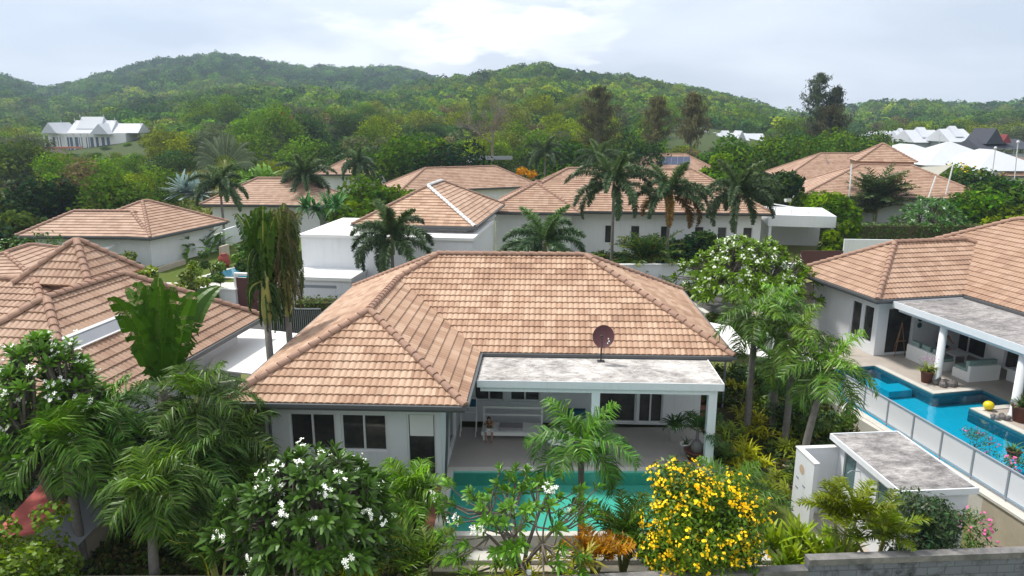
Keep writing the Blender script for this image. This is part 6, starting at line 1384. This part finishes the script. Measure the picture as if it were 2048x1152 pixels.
mb.tube([(-.27, .25, 1.25), (.27, .25, 1.25)], .015, 6); mb.build('frame', WHITE2, t); MB().box(-.26, .26, .2, .23, .93, 1.2).build('backrest', CUSHB, t); t.name = 'folding_chair'
t = hthing('round_table', 'white round table half hidden by the pool palm on the veranda', 'table', bq.x+1.75, by-1.9); mb = MB(); mb.lathe([(0,.70),(.6,.70),(.6,.74),(0,.74)], (0,0,0), 28); mb.build('table_top', WHITE2, t); MB().tube([(0,0,0),(0,0,.7)], .05, 10).build('leg', WHITE2, t)
def person(label, loc, rz, joints, edges, rad, head, headr, clothes, skin=SKIN, hair=HAIRD, scale=1.0):
    """one skinned body; clothes = [(name, material, edge list, extra radius)]"""
    t = thing('person', label, 'person', loc, rz); t.scale = (scale,)*3
    def skinned(name, J, E, rr, m, sub=2):
        ks = sorted({i for e_ in E for i in e_}, key=lambda k: list(J).index(k)); me = bpy.data.meshes.new(name); me.from_pydata([J[k] for k in ks], [(ks.index(a), ks.index(b)) for a, b in E], []); o = bpy.data.objects.new(name, me); S.collection.objects.link(o); o.parent = t
        sk = o.modifiers.new('skin', 'SKIN'); sv = me.skin_vertices[0].data
        for i, k in enumerate(ks): r_ = rr[k]; sv[i].radius = (r_, r_) if not isinstance(r_, tuple) else r_
        sv[0].use_root = True; ss = o.modifiers.new('subdivision', 'SUBSURF'); ss.levels = sub; ss.render_levels = sub; me.materials.append(m)
        dg = bpy.context.evaluated_depsgraph_get(); ev = o.evaluated_get(dg); m2 = bpy.data.meshes.new_from_object(ev); o.modifiers.clear(); o.data = m2
        if not m2.materials: m2.materials.append(m)
        m2.polygons.foreach_set('use_smooth', [True]*len(m2.polygons)); return o
    skinned('body', joints, edges, rad, skin)
    for nm, m, E, ex in clothes: skinned(nm, joints, E, {k: (v+ex if not isinstance(v, tuple) else (v[0]+ex, v[1]+ex)) for k, v in rad.items()}, m, 2)
    hx, hy, hz = head; mb = MB(); mb.ball((hx, hy, hz), (headr*.8, headr*.95, headr*1.15), 16, 12); mb.ball((hx, hy-headr*.95, hz-.1*headr), (headr*.14, headr*.2, headr*.22), 6, 5)
    for s_ in (-1, 1): mb.ball((hx+s_*headr*.8, hy, hz-.05*headr), (headr*.1, headr*.2, headr*.28), 6, 5)
    mb.build('head', skin, t, True)
    mb = MB()
    for s_ in (-1, 1): mb.ball((hx+s_*headr*.3, hy-headr*.86, hz+.08*headr), headr*.1, 6, 5)
    mb.box(hx-headr*.25, hx+headr*.25, hy-headr*.92, hy-headr*.84, hz-headr*.58, hz-headr*.5); mb.build('face', HAIRD, t)
    mb = MB(); mb.ball((hx, hy+headr*.12, hz+headr*.22), (headr*.9, headr*.98, headr*1.08), 16, 10); mb.build('hair', hair, t, True); return t
def hand(J, E, Rr, w, d, side, s=''):
    """palm with four fingers of different lengths and a thumb, curled along d"""
    w = Vector(w); d = Vector(d).normalized(); sd_ = d.cross(Vector((0, 0, 1))).normalized()*side; pl = 'palm'+s; J[pl] = tuple(w+d*.05); Rr[pl] = .026; E.append(('wrist'+s, pl))
    for i, L_ in enumerate((.065, .078, .072, .055)):
        a = 'f%d%s' % (i, s); b = 'g%d%s' % (i, s); o = sd_*(.024-.016*i); J[a] = tuple(w+d*(.085+L_*.4)+o); J[b] = tuple(w+d*(.085+L_*.8)+o+Vector((0, 0, -.022))); Rr[a] = .009; Rr[b] = .007; E += [(pl, a), (a, b)]
    J['t'+s] = tuple(w+d*.055+sd_*.045); Rr['t'+s] = .010; E.append((pl, 't'+s))
def sitter(lean=.18, reach=True, hunch=.0):
    J = dict(pelvis=(0, 0, .50), waist=(0, -.03, .68), chest=(0, -.06-lean*.4, .90), neck=(0, -.10-lean*.7, 1.10), chin=(0, -.12-lean*.8, 1.20))
    Rr = dict(pelvis=(.16, .12), waist=(.13, .10), chest=(.16, .11), neck=.055, chin=.055); E = [('pelvis', 'waist'), ('waist', 'chest'), ('chest', 'neck'), ('neck', 'chin')]
    for s_, n in ((-1, 'L'), (1, 'R')):
        J['hip'+n] = (s_*.10, -.02, .48); J['knee'+n] = (s_*.17, -.46, .50); J['ankle'+n] = (s_*.14, -.48, .07); J['toe'+n] = (s_*.15, -.66, .03)
        Rr.update({'hip'+n: .095, 'knee'+n: .058, 'ankle'+n: .038, 'toe'+n: .028}); E += [('pelvis', 'hip'+n), ('hip'+n, 'knee'+n), ('knee'+n, 'ankle'+n), ('ankle'+n, 'toe'+n)]
        J['shoulder'+n] = (s_*.19, -.08-lean*.6, 1.03); Rr['shoulder'+n] = .055
        if reach: J['elbow'+n] = (s_*.27, -.30, .86); J['wrist'+n] = (s_*.09, -.44-lean*.3, 1.02)
        else: J['elbow'+n] = (s_*.30, -.18, .80); J['wrist'+n] = (s_*.28, -.42, .74)
        Rr.update({'elbow'+n: .042, 'wrist'+n: .028}); E += [('chest', 'shoulder'+n), ('shoulder'+n, 'elbow'+n), ('elbow'+n, 'wrist'+n)]
        hand(J, E, Rr, J['wrist'+n], (-s_*.3, -1, .2) if reach else (0, -1, -.1), -s_, n)
    return J, E, Rr
J, E, Rr = sitter(.35, True)
top = [('pelvis', 'waist'), ('waist', 'chest'), ('chest', 'shoulderL'), ('chest', 'shoulderR')]
leg = [('pelvis', 'hipL'), ('pelvis', 'hipR'), ('hipL', 'kneeL'), ('hipR', 'kneeR')]
q = HW(bq.x-.78, by-.46, -.0)
person("small seated person in mustard top and white shorts hunched at the daybed's left end", (q.x, q.y, 0), TH, J, E, Rr, (0, -.42, 1.24), .115, [('top', mat('mustard_cloth', (.15, .09, .025), .9), top, .012), ('shorts', WHITE2, leg, .014)], scale=.66)
J, E, Rr = sitter(.15, False)
q = P(1892, 716, 0)
person('fair-haired person sitting with bare tanned arms at the low table of the right veranda', (q.x, q.y+.5, 0), RT-R(15), J, E, Rr, (0, -.25, 1.28), .115, [('swim_shorts', CUSHB, leg, .012)], mat('tanned_skin', (.45, .22, .13), .5), HAIRM, .95)
q = P(1908, 722, .40); mb = MB(); mb.lathe([(0,0),(.03,0),(.038,.11),(.034,.11),(.028,.01),(0,.01)], (0,0,0), 12); o = mb.build('cup', WHITE2); o.location = (q.x, q.y, .402); tag(o, 'small white cup on the low table of the right veranda', 'cup')

# potted plants
def potted(label, loc, r_, h, n, L_, w, col, seed, el=(1.4, .5), droop=1.2, sh=0.0, potm=None, flowers=None):
    rng = rg(seed); t = thing('potted_plant', label, 'potted plant', loc); mb = MB(); mb.lathe([(0,0),(r_*.7,0),(r_*.95,h*.9),(r_*1.08,h*.9),(r_*1.08,h),(r_*.9,h),(r_*.88,h*.88),(0,h*.88)], (0,0,0), 18); mb.build('pot', potm or TERRA, t, True)
    Q, C = straps(n, L_, w, col, rng, el, droop, r_*.25); Q = Q+np.array([0, 0, h*.88+sh]); quads('leaves', Q, C, LEAF, t)
    if sh: MB().tube([(0,0,h*.8),(0,0,h*.88+sh)], [.09, .05], 8).build('stem', TRUNK, t)
    if flowers is not None:
        c = rng.normal(0, L_*.3, (60, 3))*np.array([1, 1, .4])+np.array([0, 0, h+L_*.8]); a = norm(rng.normal(0, 1, (60, 3)))*.03; b = norm(np.cross(a, rng.normal(0, 1, (60, 3))))*.03; quads('flowers', np.stack([c-a, c+b, c+a, c-b], 1), jit(flowers, 60, .1, rng), PETAL, t)
    return t
q = P(1868, 764, 0); q = P(1852, 764, 0); potted('terracotta pot with a pink-tipped leafy plant left of the first veranda column', q, .26, .5, 40, .6, .07, (.16, .22, .05), 701, flowers=(.45, .25, .35))
q = P(2040, 842, 0); potted('large terracotta pot with a bushy plant at the right border beside the second column', q, .34, .62, 60, .65, .06, (.07, .13, .04), 702)
q = P(2026, 915, 0); potted('small brown bowl pot with a spiky plant near the pool corner at the right border', q, .22, .25, 26, .45, .05, (.06, .12, .04), 703)
q = P(1392, 918, 0); potted('palm in a wide brown bowl beside the veranda corner column', q, .38, .34, 10, .1, .03, (.1, .1, .04), 704)
rng = rg(705); Q = []; C = []
for i in range(13):
    qq, r2 = frond((q.x, q.y, .95), rng.uniform(0, 6.28), rng.uniform(.5, 1.4), 1.2*rng.uniform(.8, 1.1), 1.4, 26, .34, .03, rng); Q += [qq, r2]; C += [jit((.035, .075, .02), len(qq), .15, rng), jit((.12, .14, .05), len(r2), .1, rng)]
t = bpy.data.objects[[o.name for o in S.objects if o.get('label', '').startswith('palm in a wide brown bowl')][0]]
o = quads('fronds', np.concatenate(Q)-np.array([q.x, q.y, 0]), np.concatenate(C), LEAF, t); mb = MB(); mb.ball((0,0,.42), (.2,.2,.28), 12, 8).tube([(0,0,.5),(0,0,1.0)], [.07,.045], 8); mb.build('swollen_stem', ROCK, t, True)
q = HW(-1.9, -.5); potted('dark leafy plant in a white pot against the veranda wall', q, .26, .6, 40, .7, .09, (.035, .07, .025), 706, potm=WHITE2)
q = HW(-1.75, -1.5); potted('white pot with a small spiky plant beside the brown bowl', q, .16, .4, 16, .3, .04, (.05, .09, .03), 707, potm=WHITE2)
# swollen grey adenium at left of pool edge
t = hthing('lamp_bollard', 'small pale garden light in front of the sparse frangipani', 'light', 0, 0); t.location = PY(1058, 1148, 13.5); mb = MB(); mb.tube([(0,0,-.6),(0,0,.0)], .02, 6).box(-.3,.02,-.02,.02,-.1,-.06); mb.build('post', GREY, t); MB().box(-.05,.05,-.04,.04,.0,.08).build('lamp_head', FRAME, t)

# ------------------------------------------------------------------ haze: the humid air in which the hills fade
hz = MB().box(-1900, 1900, -60, 2400, -2.2, 330).build('haze', mat('haze_tmp', (1, 1, 1))); tag(hz, kind='stuff', label='pale humid air over the valley', cat='haze')
hm = bpy.data.materials.new('humid_air'); hm.use_nodes = True; t = hm.node_tree; t.nodes.clear(); o = t.nodes.new('ShaderNodeOutputMaterial'); v = t.nodes.new('ShaderNodeVolumePrincipled')
v.inputs['Color'].default_value = (.66, .80, 1, 1); v.inputs['Density'].default_value = .00034; v.inputs['Anisotropy'].default_value = .2; t.links.new(v.outputs[0], o.inputs['Volume']); hz.data.materials[0] = hm
